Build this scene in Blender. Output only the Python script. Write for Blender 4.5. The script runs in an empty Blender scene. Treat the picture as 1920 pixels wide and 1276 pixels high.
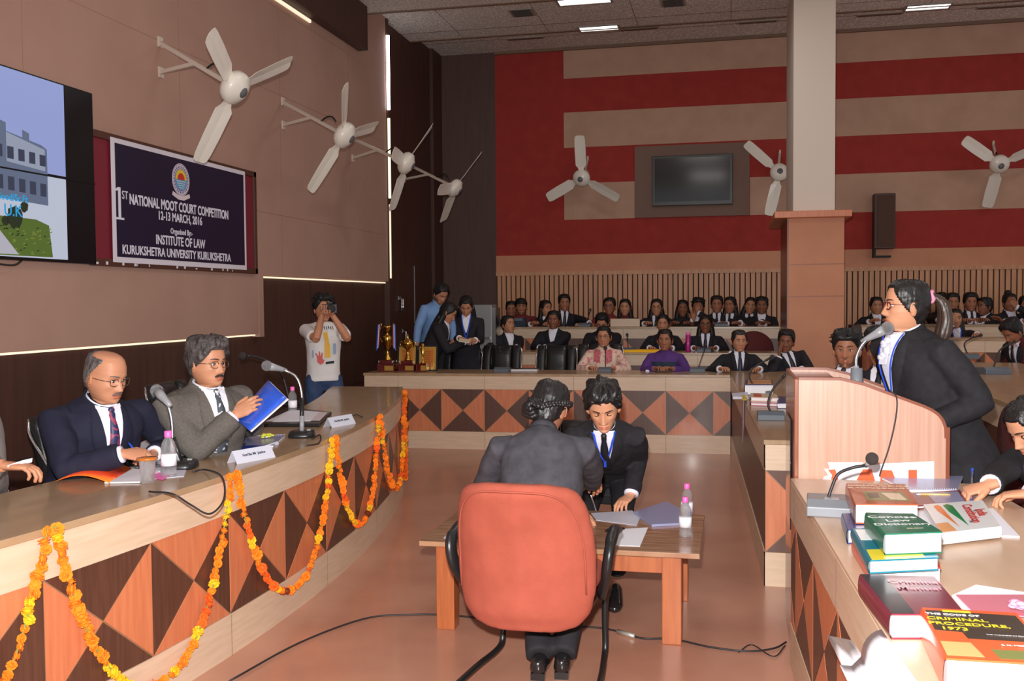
import bpy, bmesh, math, random
from mathutils import Vector, Matrix, noise
from mathutils.bvhtree import BVHTree
random.seed(7)
PI = math.pi; V = Vector
C = bpy.context.scene.collection
# ---------------------------------------------------------------- camera
FPX = 1850.0; YAW = math.atan(410/FPX); PIT = math.atan(74.7/FPX); ROL = .008; EYE = V((0, 0, 1.6))
cF = V((-math.sin(YAW)*math.cos(PIT), math.cos(YAW)*math.cos(PIT), -math.sin(PIT)))
r0 = V((math.cos(YAW), math.sin(YAW), 0)); u0 = r0.cross(cF)
cR = math.cos(ROL)*r0-math.sin(ROL)*u0; cU = math.sin(ROL)*r0+math.cos(ROL)*u0
cam_data = bpy.data.cameras.new('camera'); cam_data.sensor_width = 36; cam_data.lens = 36*FPX/1920
cam_data.clip_start = .05
cam = bpy.data.objects.new('camera', cam_data); C.objects.link(cam)
m = Matrix((cR, cU, -cF)).transposed().to_4x4(); m.translation = EYE; cam.matrix_world = m
bpy.context.scene.camera = cam
# ---------------------------------------------------------------- light
sc = bpy.context.scene
sc.view_settings.view_transform = 'Standard'; sc.view_settings.look = 'None'
sc.view_settings.exposure = 0.0; sc.view_settings.gamma = 1.0; sc.view_settings.use_curve_mapping = False
w = bpy.data.worlds.new('world'); sc.world = w; w.use_nodes = True
w.node_tree.nodes['Background'].inputs[0].default_value = (.97, .98, 1.0, 1)
w.node_tree.nodes['Background'].inputs[1].default_value = .58
def lamp(name, kind, loc, energy, col=(1, 1, 1), size=.1, size_y=None, rot=None):
    d = bpy.data.lights.new(name, kind); d.energy = energy; d.color = col
    if kind == 'AREA':
        d.size = size
        if size_y: d.shape = 'RECTANGLE'; d.size_y = size_y
    else: d.shadow_soft_size = size
    o = bpy.data.objects.new(name, d); C.objects.link(o); o.location = loc
    if rot: o.rotation_euler = rot
    return o
FL = EYE+cU*.17-cR*.03+cF*.05           # the photographer's flash gun on top of the camera
fl = lamp('camera_flash', 'SPOT', FL, 1300, (1, .98, .96), .03)
fl.data.spot_size = math.radians(118); fl.data.spot_blend = 1.0
fl.rotation_euler = (cF+V((0, 0, -.04))).to_track_quat('-Z', 'Y').to_euler()
for (lx, ly, lz) in [(x, y, z) for x in (-.6, 3.4) for (y, z) in ((1.6, 4.95), (6.4, 4.95), (10.6, 5.02))]:
    lamp('ceiling_lamp', 'AREA', (lx, ly, lz), 20, (1, .97, .93), .9, .9)
# ---------------------------------------------------------------- pixels to points
def ray(x, y): return cF+cR*((x-960)/FPX)-cU*((y-638)/FPX)
def PZ(x, y, z): d = ray(x, y); return EYE+d*((z-EYE.z)/d.z)
def PX(x, y, v): d = ray(x, y); return EYE+d*(v/d.x)
def PY(x, y, v): d = ray(x, y); return EYE+d*(v/d.y)
def PD(x, y, v): return EYE+ray(x, y)*v
# ---------------------------------------------------------------- materials
def mat(name, col, rough=.5, metal=0., spec=.5, col2=None, nscale=8., stretch=(1, 1, 1), bump=0., bscale=60., bstretch=(1, 1, 1),
        emit=0., trans=0., alpha=1., coat=0., ramp=(.35, .65), sheen=0., detail=4., wave=None):
    M = bpy.data.materials.new(name); M.use_nodes = True; nt = M.node_tree; N = nt.nodes; L = nt.links
    b = N['Principled BSDF']
    b.inputs['Base Color'].default_value = (*col, 1); b.inputs['Roughness'].default_value = rough
    b.inputs['Metallic'].default_value = metal; b.inputs['Specular IOR Level'].default_value = spec
    if coat: b.inputs['Coat Weight'].default_value = coat; b.inputs['Coat Roughness'].default_value = .08
    if sheen: b.inputs['Sheen Weight'].default_value = sheen
    if trans: b.inputs['Transmission Weight'].default_value = trans; b.inputs['IOR'].default_value = 1.3
    if alpha < 1: b.inputs['Alpha'].default_value = alpha
    tc = N.new('ShaderNodeTexCoord')
    def nz(scale, st, det):
        mp = N.new('ShaderNodeMapping'); mp.inputs['Scale'].default_value = st; L.new(tc.outputs['Object'], mp.inputs[0])
        n = N.new('ShaderNodeTexNoise'); n.inputs['Scale'].default_value = scale; n.inputs['Detail'].default_value = det
        L.new(mp.outputs[0], n.inputs[0]); return n
    src = None
    if col2:
        n = nz(nscale, stretch, detail); r = N.new('ShaderNodeValToRGB')
        r.color_ramp.elements[0].position = ramp[0]; r.color_ramp.elements[0].color = (*col, 1)
        r.color_ramp.elements[1].position = ramp[1]; r.color_ramp.elements[1].color = (*col2, 1)
        L.new(n.outputs[0], r.inputs[0]); L.new(r.outputs[0], b.inputs['Base Color']); src = r.outputs[0]
    if bump:
        n = nz(bscale, bstretch, 3.); bp = N.new('ShaderNodeBump'); bp.inputs['Strength'].default_value = bump
        bp.inputs['Distance'].default_value = .01; L.new(n.outputs[0], bp.inputs['Height']); L.new(bp.outputs[0], b.inputs['Normal'])
    if emit:
        b.inputs['Emission Strength'].default_value = emit
        if src: L.new(src, b.inputs['Emission Color'])
        else: b.inputs['Emission Color'].default_value = (*col, 1)
    return M
def S(r, g, b):      # sRGB 0-255 to linear
    f = lambda c: (c/255/12.92) if c/255 <= .04045 else ((c/255+.055)/1.055)**2.4
    return (f(r), f(g), f(b))
M = {}
def mk(k, *a, **kw): M[k] = mat(k, *a, **kw); return M[k]
mk('cream', S(218, 190, 164), .42, col2=S(208, 180, 152), nscale=5, stretch=(1, 1, 12), coat=.1)
mk('desk_top', S(176, 146, 114), .28, col2=S(164, 133, 101), nscale=4, stretch=(3, 1, 1), coat=.25)
mk('near_top', S(206, 174, 147), .36, col2=S(196, 163, 136), nscale=4, stretch=(3, 1, 1), coat=.1)
mk('orange_lam', S(208, 126, 86), .42, col2=S(196, 113, 76), nscale=6, stretch=(8, 8, .6), coat=.1)
mk('brown_lam', S(94, 60, 46), .42, col2=S(82, 51, 39), nscale=6, stretch=(10, 10, .6), coat=.1)
mk('seam', S(120, 92, 66), .7)
mk('edge', S(150, 112, 84), .4)
mk('floor', S(198, 144, 120), .3, col2=S(176, 122, 100), nscale=1.6, coat=.15, bump=.05, bscale=30, detail=8, ramp=(.3, .7))
mk('tan_wall', S(178, 140, 124), .8, col2=S(172, 134, 118), nscale=2, bump=.04, bscale=80)
mk('dark_wall', S(76, 45, 36), .55, col2=S(66, 38, 30), nscale=3, stretch=(8, 8, .5))
mk('dark_wall2', S(84, 58, 50), .6, col2=S(76, 52, 46), nscale=3, stretch=(8, 8, .5))
mk('red_wall', S(160, 48, 40), .85, col2=S(150, 42, 35), nscale=6, bump=.05, bscale=150)
mk('beige_wall', S(188, 150, 128), .85, col2=S(180, 142, 120), nscale=4, bump=.05, bscale=150)
mk('orange_wall', S(202, 136, 100), .6, col2=S(192, 126, 92), nscale=2)
mk('slat', S(206, 150, 112), .5, col2=S(186, 130, 94), nscale=3, stretch=(9, 9, .6))
mk('slat_gap', S(60, 34, 24), .8)
mk('plaster', S(214, 200, 186), .8, bump=.03, bscale=70)
mk('ceiling', S(244, 236, 228), .85, col2=S(200, 192, 184), nscale=42, ramp=(.44, .34), bump=.2, bscale=60, detail=1)
mk('ceil_edge', S(120, 95, 78), .8)
mk('vent', S(150, 142, 134), .5); mk('vent_dark', S(50, 48, 46), .8)
mk('panel_light', (1, .98, .95), .5, emit=2.5)
mk('tube_white', (1, .98, 1), .5, emit=9); mk('tube_warm', (1, .86, .55), .5, emit=1.6); mk('led_warm', (1, .86, .62), .5, emit=.85)
mk('fan_white', S(228, 220, 208), .35, coat=.2); mk('fan_grey', S(95, 95, 98), .4); mk('fan_arm', S(205, 190, 176), .45)
mk('black_plastic', (.012, .012, .013), .35); mk('black_matte', (.01, .01, .01), .7); mk('screen_off', S(34, 34, 38), .12, coat=.4)
mk('tv_frame_brown', S(118, 90, 76), .7)
mk('speaker_cloth', S(84, 60, 48), .9, bump=.3, bscale=300)
mk('chrome', (.75, .75, .77), .12, metal=1); mk('steel', (.55, .55, .56), .28, metal=1)
mk('gold', S(214, 168, 82), .18, metal=1); mk('gold_plate', S(206, 160, 78), .35, metal=.6); mk('gold_dark', S(120, 84, 36), .5, metal=.3)
mk('trophy_wood', S(96, 18, 16), .2, coat=.6)
mk('leather', (.011, .011, .012), .3, bump=.15, bscale=120, coat=.08)
mk('red_fabric', S(162, 78, 60), .9, col2=S(150, 70, 52), nscale=7, bump=.15, bscale=400)
mk('wood_table', S(150, 104, 76), .25, col2=S(186, 148, 116), nscale=3.2, stretch=(1.2, 16, 1), coat=.4, ramp=(.38, .7))
mk('wood_leg', S(176, 98, 54), .4, col2=S(158, 84, 46), nscale=4, stretch=(12, 12, 1), coat=.3)
mk('podium_lam', S(198, 154, 133), .35, col2=S(184, 138, 116), nscale=5, stretch=(14, 14, .35), coat=.3)
mk('podium_front', S(150, 88, 62), .25, col2=S(134, 74, 52), nscale=4, stretch=(8, 8, .5), coat=.4)
mk('podium_edge', S(128, 62, 36), .35)
mk('suit_black', S(44, 42, 46), .8, col2=S(38, 36, 40), nscale=30, bump=.06, bscale=400,  spec=.25)
mk('suit_char', S(74, 72, 78), .8, col2=S(62, 60, 66), nscale=20, bump=.08, bscale=400,  spec=.25)
mk('suit_navy', S(34, 34, 52), .8, bump=.05, bscale=400,  spec=.25)
mk('suit_grey', S(104, 98, 92), .85, col2=S(92, 86, 82), nscale=120, bump=.08, bscale=500,  spec=.2)
mk('suit_far', S(38, 36, 42), .8, spec=.25)
mk('grey_cloth', S(112, 104, 102), .85, bump=.1, bscale=200)
mk('trousers', S(40, 38, 42), .8, bump=.05, bscale=300, spec=.25)
mk('denim', S(48, 70, 108), .8, col2=S(38, 56, 92), nscale=14, bump=.1, bscale=300)
mk('shirt_white', S(232, 230, 242), .7, bump=.08, bscale=40)
mk('shirt_blue', S(120, 156, 206), .75, bump=.06, bscale=30)
mk('tee_white', S(222, 216, 214), .8, bump=.08, bscale=30)
mk('print_red', S(206, 96, 92), .8); mk('print_yellow', S(226, 174, 70), .8); mk('print_black', S(34, 38, 44), .8); mk('print_blue', S(150, 170, 196), .8); mk('print_teal', S(60, 110, 120), .8)
mk('kurta', S(224, 196, 176), .8, col2=S(206, 120, 130), nscale=22, ramp=(.5, .62)); mk('kurta_pink', S(176, 84, 92), .8, col2=S(210, 120, 128), nscale=40)
mk('purple', S(82, 44, 118), .75, bump=.1, bscale=40); mk('shawl', S(42, 58, 78), .8, col2=S(30, 42, 60), nscale=25)
mk('red_cloth', S(120, 36, 40), .8); mk('dark_red', S(92, 28, 30), .8)
mk('tie_black', (.012, .012, .016), .5); mk('tie_red', S(44, 46, 86), .5, col2=S(150, 60, 90), nscale=45, ramp=(.55, .6), detail=0)
mk('tie_dot', S(70, 76, 86), .5, col2=S(200, 205, 210), nscale=55, ramp=(.62, .64), detail=0); mk('tie_navy', S(36, 38, 64), .5)
mk('lanyard', S(44, 84, 214), .5); mk('card', S(220, 220, 228), .4)
SK = {'a': S(196, 136, 104), 'b': S(190, 130, 98), 'c': S(166, 108, 80), 'd': S(138, 86, 62), 'e': S(214, 152, 118)}
for k, c in SK.items(): mk('skin_'+k, c, .5, col2=tuple(x*.93 for x in c), nscale=14, bump=.03, bscale=300, spec=.4)
for k, c in SK.items(): mk('beard_'+k, tuple(x*.42 for x in c), .85)
for k, c in SK.items(): mk('lip_'+k, (c[0]*.85, c[1]*.55, c[2]*.55), .4)
mk('hair', (.012, .010, .010), .42, bump=.7, bscale=55, bstretch=(1, 1, .12), spec=.55)
mk('hair_brown', (.05, .028, .02), .4, bump=.5, bscale=60, bstretch=(1, 1, .1), spec=.55)
mk('hair_far', (.010, .009, .009), .5, spec=.35)
mk('hair_grey', S(96, 88, 86), .55, col2=S(40, 36, 36), nscale=60, stretch=(1, 1, .3), bump=.6, bscale=80)
mk('hair_salt', S(120, 112, 110), .55, col2=S(62, 56, 56), nscale=60, stretch=(1, 1, .3), bump=.5, bscale=80)
mk('stache', S(108, 92, 88), .7); mk('stache_dark', S(48, 40, 38), .8); mk('stubble', S(60, 42, 34), .9)
mk('eye_white', S(224, 214, 206), .25); mk('eye_dark', (.012, .007, .005), .15); mk('glasses_frame', S(96, 20, 26), .3); mk('glasses_metal', S(120, 100, 80), .3, metal=.8); mk('glasses_black', (.01, .01, .01), .3)
mk('shoe', (.012, .011, .012), .22, coat=.5)
mk('paper', S(236, 234, 242), .6); mk('paper_grey', S(206, 206, 220), .5); mk('page', S(244, 242, 246), .7); mk('ink', S(70, 70, 84), .7); mk('paper_blue', S(150, 152, 188), .35, coat=.3)
mk('folder_blue', S(44, 92, 214), .3, coat=.4); mk('folder_blue_in', S(30, 54, 150), .4)
mk('pink', S(248, 110, 190), .35); mk('pink_flower', S(240, 150, 180), .8); mk('yellow_green', S(206, 206, 70), .8)
mk('water_glass', (.95, .97, 1), .03, trans=.85, alpha=.55); mk('label', S(240, 236, 244), .5); mk('coaster', S(196, 112, 40), .3, coat=.3)
mk('mag_orange', S(236, 140, 40), .3, col2=S(214, 66, 34), nscale=2.2, coat=.3, ramp=(.42, .58))
mk('mic_grey', S(150, 150, 154), .35); mk('mic_mesh', S(186, 186, 190), .3, metal=.7, bump=.8, bscale=900); mk('mic_dark', S(70, 60, 58), .6, bump=.8, bscale=700); mk('mic_base', S(120, 124, 130), .45); mk('mic_base_far', S(90, 98, 108), .5)
mk('cable', (.02, .016, .018), .5); mk('cable_plug', S(180, 175, 165), .35, metal=.5)
mk('mar_orange', S(255, 132, 14), .8, bump=.3, bscale=300); mk('mar_yellow', S(252, 190, 20), .8, bump=.3, bscale=300); mk('mar_dark', S(132, 46, 16), .8); mk('mar_green', S(128, 142, 60), .8); mk('mar_deep', S(240, 96, 12), .8)
mk('banner_navy', S(30, 24, 52), .35); mk('banner_white', S(224, 216, 226), .5); mk('banner_red', S(120, 28, 44), .6); mk('banner_text', S(226, 222, 236), .5); mk('wood_frame', S(82, 48, 36), .5)
mk('em_red', S(206, 50, 44), .5); mk('em_yellow', S(226, 196, 60), .5); mk('em_blue', S(90, 160, 200), .5); mk('em_white', S(222, 206, 212), .5)
for k, c in dict(scr_sky=(150, 162, 214), scr_sky2=(166, 178, 226), scr_build=(98, 110, 134), scr_build2=(150, 158, 178), scr_win=(58, 64, 84), scr_grass=(86, 106, 46), scr_lawn2=(120, 134, 60), scr_path=(180, 178, 190), scr_wall=(190, 196, 214), scr_cyan=(40, 160, 220), scr_yel=(236, 206, 40), scr_tree=(40, 50, 34), scr_black=(8, 8, 12)).items():
    M[k] = mat(k, (0, 0, 0), .5, emit=.0); b_ = M[k].node_tree.nodes['Principled BSDF']; b_.inputs['Emission Color'].default_value = (*S(*c), 1); b_.inputs['Emission Strength'].default_value = .9; b_.inputs['Roughness'].default_value = .3
mk('lawn', S(92, 118, 36), .5)
for k, c in dict(bk_brown=(172, 82, 50), bk_green=(30, 104, 78), bk_teal=(20, 110, 130), bk_red=(206, 60, 50), bk_black=(38, 34, 40), bk_maroon=(116, 44, 58), bk_orange=(222, 92, 48), bk_dark=(58, 48, 40), bk_white=(240, 240, 240), bk_blue=(50, 66, 120), bk_yellow=(228, 206, 50), bk_pink=(206, 120, 136), bk_cream=(226, 206, 176), bk_purple=(160, 92, 130), bk_olive=(120, 124, 66), bk_green2=(0, 138, 70), bk_or2=(240, 130, 60), bk_orange3=(240, 170, 110), bk_gold=(214, 176, 110)).items(): mk(k, S(*c), .3, coat=.25)
# ---------------------------------------------------------------- mesh building
LINK = []            # objects, linked at the end
class MB:
    def __init__(s): s.v = []; s.f = []; s.m = []; s.sm = []
    def add(s, vs, fs, mi=0, smooth=True, mx=None):
        o = len(s.v); s.v += [(mx @ V(p)) if mx else V(p) for p in vs]
        for f in fs: s.f.append([o+i for i in f]); s.m.append(mi); s.sm.append(smooth)
        return s
    def box(s, a, b, mi=0, mx=None):
        x0, y0, z0 = a; x1, y1, z1 = b
        vs = [(x0, y0, z0), (x1, y0, z0), (x1, y1, z0), (x0, y1, z0), (x0, y0, z1), (x1, y0, z1), (x1, y1, z1), (x0, y1, z1)]
        return s.add(vs, [(0, 3, 2, 1), (4, 5, 6, 7), (0, 1, 5, 4), (1, 2, 6, 5), (2, 3, 7, 6), (3, 0, 4, 7)], mi, False, mx)
    def bar(s, p, q, w, h, mi=0, up=V((0, 0, 1))):      # box-section bar from p to q
        p = V(p); q = V(q); d = q-p; L_ = d.length; d.normalize()
        r = d.cross(up)
        if r.length < 1e-4: r = d.cross(V((0, 1, 0)))
        r.normalize(); u = r.cross(d)
        mx = Matrix((r, d, u)).transposed().to_4x4(); mx.translation = p
        return s.box((-w/2, 0, -h/2), (w/2, L_, h/2), mi, mx)
    def tube(s, pts, rad, n=10, mi=0, cap=True, flat=1., up=None):
        pts = [V(p) for p in pts]; k = len(pts)
        if not hasattr(rad, '__len__'): rad = [rad]*k
        vs = []; prev = None
        for i, p in enumerate(pts):
            t = (pts[min(i+1, k-1)]-pts[max(i-1, 0)])
            if t.length < 1e-9: t = V((0, 0, 1))
            t.normalize()
            if prev is None:
                r = t.cross(up if up else V((0, 0, 1)))
                if r.length < 1e-3: r = t.cross(V((0, 1, 0)))
            else: r = prev-t*prev.dot(t)
            if r.length < 1e-6: r = t.orthogonal()
            r.normalize(); prev = r; u = r.cross(t)
            ra = rad[i]; a, b = (ra if hasattr(ra, '__len__') else (ra, ra*flat))
            for j in range(n):
                th = 2*PI*j/n; vs.append(p+r*(a*math.cos(th))+u*(b*math.sin(th)))
        fs = [(i*n+j, i*n+(j+1) % n, (i+1)*n+(j+1) % n, (i+1)*n+j) for i in range(k-1) for j in range(n)]
        if cap: fs += [list(range(n))[::-1], [(k-1)*n+j for j in range(n)]]
        return s.add(vs, [list(reversed(f)) for f in fs], mi)
    def rings(s, rs, mi=0, cap=True, closed=True, smooth=True):      # rs: list of equal-length rings of points
        n = len(rs[0]); vs = [p for r in rs for p in r]; jn = n if closed else n-1
        fs = [(i*n+j, i*n+(j+1) % n, (i+1)*n+(j+1) % n, (i+1)*n+j) for i in range(len(rs)-1) for j in range(jn)]
        if cap and closed: fs += [list(range(n))[::-1], [(len(rs)-1)*n+j for j in range(n)]]
        return s.add(vs, fs, mi, smooth)
    def lathe(s, prof, n=20, mi=0, mx=None):                  # prof: (radius, z)
        rs = [[(r*math.cos(2*PI*j/n), r*math.sin(2*PI*j/n), z) for j in range(n)] for r, z in prof]
        o = MB(); o.rings(rs, 0); return s.add(o.v, o.f, mi, True, mx)
    def ball(s, c, r, mi=0, n=12, k=8, mx=None):
        rr = r if hasattr(r, '__len__') else (r, r, r); c = V(c)
        vs = [c+V((0, 0, rr[2]))]; 
        for i in range(1, k):
            a = PI*i/k
            for j in range(n):
                b = 2*PI*j/n; vs.append(c+V((rr[0]*math.sin(a)*math.cos(b), rr[1]*math.sin(a)*math.sin(b), rr[2]*math.cos(a))))
        vs.append(c-V((0, 0, rr[2]))); e = len(vs)-1
        fs = [(0, 1+j, 1+(j+1) % n) for j in range(n)]
        fs += [(1+(i-1)*n+j, 1+i*n+j, 1+i*n+(j+1) % n, 1+(i-1)*n+(j+1) % n) for i in range(1, k-1) for j in range(n)]
        fs += [(e, 1+(k-2)*n+(j+1) % n, 1+(k-2)*n+j) for j in range(n)]
        return s.add(vs, fs, mi, True, mx)
    def prism(s, poly, d, mi=0, mx=None):                       # planar polygon of 3-D points pushed by vector d
        n = len(poly); d = V(d); a = [V(p) for p in poly]; b = [p+d for p in a]
        fs = [list(range(n))[::-1], [n+i for i in range(n)]]+[(i, (i+1) % n, n+(i+1) % n, n+i) for i in range(n)]
        return s.add(a+b, fs, mi, False, mx)
    def cat(s, o, mx=None, mi=None):
        b = len(s.v); s.v += [(mx @ p) if mx else p for p in o.v]
        for f, k, q in zip(o.f, o.m, o.sm): s.f.append([b+i for i in f]); s.m.append(k if mi is None else mi); s.sm.append(q)
        return s
    def mesh(s, name, mats):
        me = bpy.data.meshes.new(name); me.from_pydata([tuple(p) for p in s.v], [], s.f)
        for mm in (mats if isinstance(mats, (list, tuple)) else [mats]): me.materials.append(M[mm] if isinstance(mm, str) else mm)
        me.polygons.foreach_set('material_index', s.m); me.polygons.foreach_set('use_smooth', s.sm)
        bm = bmesh.new(); bm.from_mesh(me); bmesh.ops.recalc_face_normals(bm, faces=bm.faces); bm.to_mesh(me); bm.free()
        me.update(); return me
def obj(name, mb, mats, parent=None, bevel=0, loc=None, rot=None):
    me = mb if isinstance(mb, bpy.types.Mesh) else mb.mesh(name, mats)
    o = bpy.data.objects.new(name, me); LINK.append(o)
    if parent is not None: o.parent = parent
    if bevel:
        b = o.modifiers.new('bevel', 'BEVEL'); b.width = bevel; b.segments = 2; b.limit_method = 'ANGLE'; b.angle_limit = math.radians(40)
    if loc is not None: o.location = loc
    if rot is not None: o.rotation_euler = rot
    return o
def tag(o, label=None, cat=None, group=None, kind=None):
    if label: o['label'] = label
    if cat: o['category'] = cat
    if group: o['group'] = group
    if kind: o['kind'] = kind
    return o
def thing(name, label, cat, loc=(0, 0, 0), rz=0, group=None, mx=None):
    o = bpy.data.objects.new(name, None); LINK.append(o); o.empty_display_size = .1
    if mx is not None: o.matrix_world = mx
    else: o.location = loc; o.rotation_euler = (0, 0, rz)
    return tag(o, label, cat, group)
def struct(name, mb, mats, parent=None, **k):
    o = obj(name, mb, mats, parent, **k)
    if parent is None: o['kind'] = 'structure'
    return o
def kids(o): return [q for q in LINK if q.parent is o]
def copy_tree(o, parent=None):
    c = o.copy(); LINK.append(c)
    if parent is not None: c.parent = parent
    for ch in kids(o): copy_tree(ch, c)
    return c
def dup(o, label=None, loc=None, rz=None, group=None):
    c = copy_tree(o)
    if loc is not None: c.location = loc
    if rz is not None: c.rotation_euler = (0, 0, rz)
    return tag(c, label, None, group)
def remesh(mb, vox, smooth=4, disp=0., dscale=9., seed=0.):
    me = bpy.data.meshes.new('tmp'); me.from_pydata([tuple(p) for p in mb.v], [], mb.f)
    bm = bmesh.new(); bm.from_mesh(me); bmesh.ops.recalc_face_normals(bm, faces=bm.faces); bm.to_mesh(me); bm.free()
    o = bpy.data.objects.new('tmp', me); C.objects.link(o)
    r = o.modifiers.new('r', 'REMESH'); r.mode = 'VOXEL'; r.voxel_size = vox; r.adaptivity = 0
    if smooth: q = o.modifiers.new('s', 'SMOOTH'); q.factor = .5; q.iterations = smooth
    dg = bpy.context.evaluated_depsgraph_get(); ev = o.evaluated_get(dg); em = ev.to_mesh()
    out = MB(); nr = [v.normal.copy() for v in em.vertices]
    for v, nn in zip(em.vertices, nr):
        p = v.co.copy()
        if disp: p += nn*(noise.noise(p*dscale+V((seed, 0, 0)))*disp+noise.noise(p*dscale*2.7+V((0, seed, 0)))*disp*.4)
        out.v.append(p)
    for pl in em.polygons: out.f.append(list(pl.vertices)); out.m.append(0); out.sm.append(True)
    ev.to_mesh_clear(); bpy.data.objects.remove(o); bpy.data.meshes.remove(me)
    return out
def text_mb(body, size, align='CENTER', bold=.0, sx=1., extr=.0006, spacing=1.):
    cu = bpy.data.curves.new('t', 'FONT'); cu.body = body; cu.size = size; cu.align_x = align; cu.align_y = 'CENTER'
    cu.extrude = extr; cu.offset = bold; cu.space_character = spacing; cu.resolution_u = 3
    o = bpy.data.objects.new('t', cu); C.objects.link(o)
    dg = bpy.context.evaluated_depsgraph_get(); em = o.evaluated_get(dg).to_mesh(); out = MB()
    out.v = [V((v.co.x*sx, v.co.y, v.co.z)) for v in em.vertices]
    for pl in em.polygons: out.f.append(list(pl.vertices)); out.m.append(0); out.sm.append(False)
    o.evaluated_get(dg).to_mesh_clear(); bpy.data.objects.remove(o); bpy.data.curves.remove(cu); return out
def frame(o, r, u):       # matrix with x along r, y along u, z out (r x u)
    r = V(r).normalized(); u = V(u); u = (u-r*u.dot(r)).normalized(); n = r.cross(u)
    mx = Matrix((r, u, n)).transposed().to_4x4(); mx.translation = V(o); return mx
def arc_pts(p0, p1, p2, n=12):
    p0, p1, p2 = V(p0), V(p1), V(p2); return [p0*(1-t)**2+p1*2*t*(1-t)+p2*t*t for t in [i/n for i in range(n+1)]]
def spline(pts, n=6):
    P = [V(p) for p in pts]; P = [P[0]*2-P[1]]+P+[P[-1]*2-P[-2]]; out = []
    for i in range(1, len(P)-2):
        for k in range(n):
            t = k/n; a, b, c, d = P[i-1:i+3]
            out.append(.5*((2*b)+(c-a)*t+(2*a-5*b+4*c-d)*t*t+(3*b-a-3*c+d)*t**3))
    out.append(P[-2]); return out
# ---------------------------------------------------------------- people
HP = [(.116, -.012, -.022, .004), (.113, .03, -.055, .036), (.103, .055, -.078, .054), (.085, .073, -.092, .066), (.06, .084, -.1, .073), (.03, .0885, -.104, .0765),
      (.0, .086, -.102, .0765), (-.03, .085, -.094, .073), (-.055, .085, -.084, .0655), (-.075, .0845, -.074, .057), (-.095, .082, -.066, .0455), (-.108, .076, -.063, .036),
      (-.117, .062, -.061, .038), (-.124, .036, -.06, .044), (-.135, .016, -.06, .049), (-.16, .008, -.064, .052), (-.19, .010, -.07, .056), (-.23, .03, -.08, .085)]
def hprof(z):
    z = max(min(z, .116), -.23)
    for a, b in zip(HP, HP[1:]):
        if z >= b[0]:
            t = (a[0]-z)/(a[0]-b[0])
            return [a[i]*(1-t)+b[i]*t for i in (1, 2, 3)]
    return list(HP[-1][1:])
def g(x, c, s): return math.exp(-((x-c)/s)**2)
def head_pt(th, z, fat=1., off=0., plain=False):
    f, b, wd = hprof(z)
    if z > -.12 and z < .02: wd *= 1+(fat-1)*min(1, (.02-z)/.06)
    elif z <= -.12: wd *= fat; b *= fat; f = f+(fat-1)*.05
    f += off; b -= off; wd += off*.95
    yc = .35*(f+b)
    s, c = math.sin(th), math.cos(th)
    x = wd*math.copysign(abs(s)**.9, s)
    y = yc+((f-yc)*abs(c)**.92 if c > 0 else -(yc-b)*abs(c)**.95)
    if c > 0 and not plain:
        nz = 0
        if -.056 < z < .014:
            nz = .026*(.014-z)/.052 if z > -.040 else .026*max(0, (z+.053)/.013)**.6
            y += nz*math.exp(-(abs(x)/(.0075+.0075*min(1, max(0, (.014-z)/.05))))**2)
        if z < -.028: y += .006*g(z, -.043, .007)*g(abs(x), .0125, .006)
        y -= .0105*g(z, .001, .0125)*g(abs(x), .031, .016)
        y += .0045*g(z, .021, .008)*g(abs(x), .028, .02)
        y += .004*g(z, -.026, .014)*g(abs(x), .046, .014)
        y += .0065*g(z, -.0665, .0045)*g(x, 0, .019)+.0075*g(z, -.0775, .005)*g(x, 0, .016)-.004*g(z, -.072, .0018)*g(x, 0, .022)
        y -= .004*g(z, -.088, .006)*g(x, 0, .02)
        y += .005*g(z, -.103, .009)*g(x, 0, .018)
        y -= .004*g(z, -.06, .02)*g(abs(x), .05, .013)
    return V((x, y, z))
def zrows(n, lo=-.23):
    out = []; k = n
    for i in range(k+1):
        t = i/k
        if lo < -.2: z = .116-t*.346
        else: z = .116-t*(.116-lo)
        out.append(z)
    if lo < -.2:                                     # denser between brow and chin
        import bisect
        wts = []; zs = [.116-j*.346/400 for j in range(401)]
        for z in zs: wts.append(2.6 if (-.112 < z < .03) else (1.5 if z > .09 or z > -.135 else .7))
        cum = [0]
        for q in wts: cum.append(cum[-1]+q)
        out = [zs[min(400, bisect.bisect(cum, cum[-1]*i/k)-1)] for i in range(k)]+[-.23]
        out[0] = .116
    return out
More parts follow.
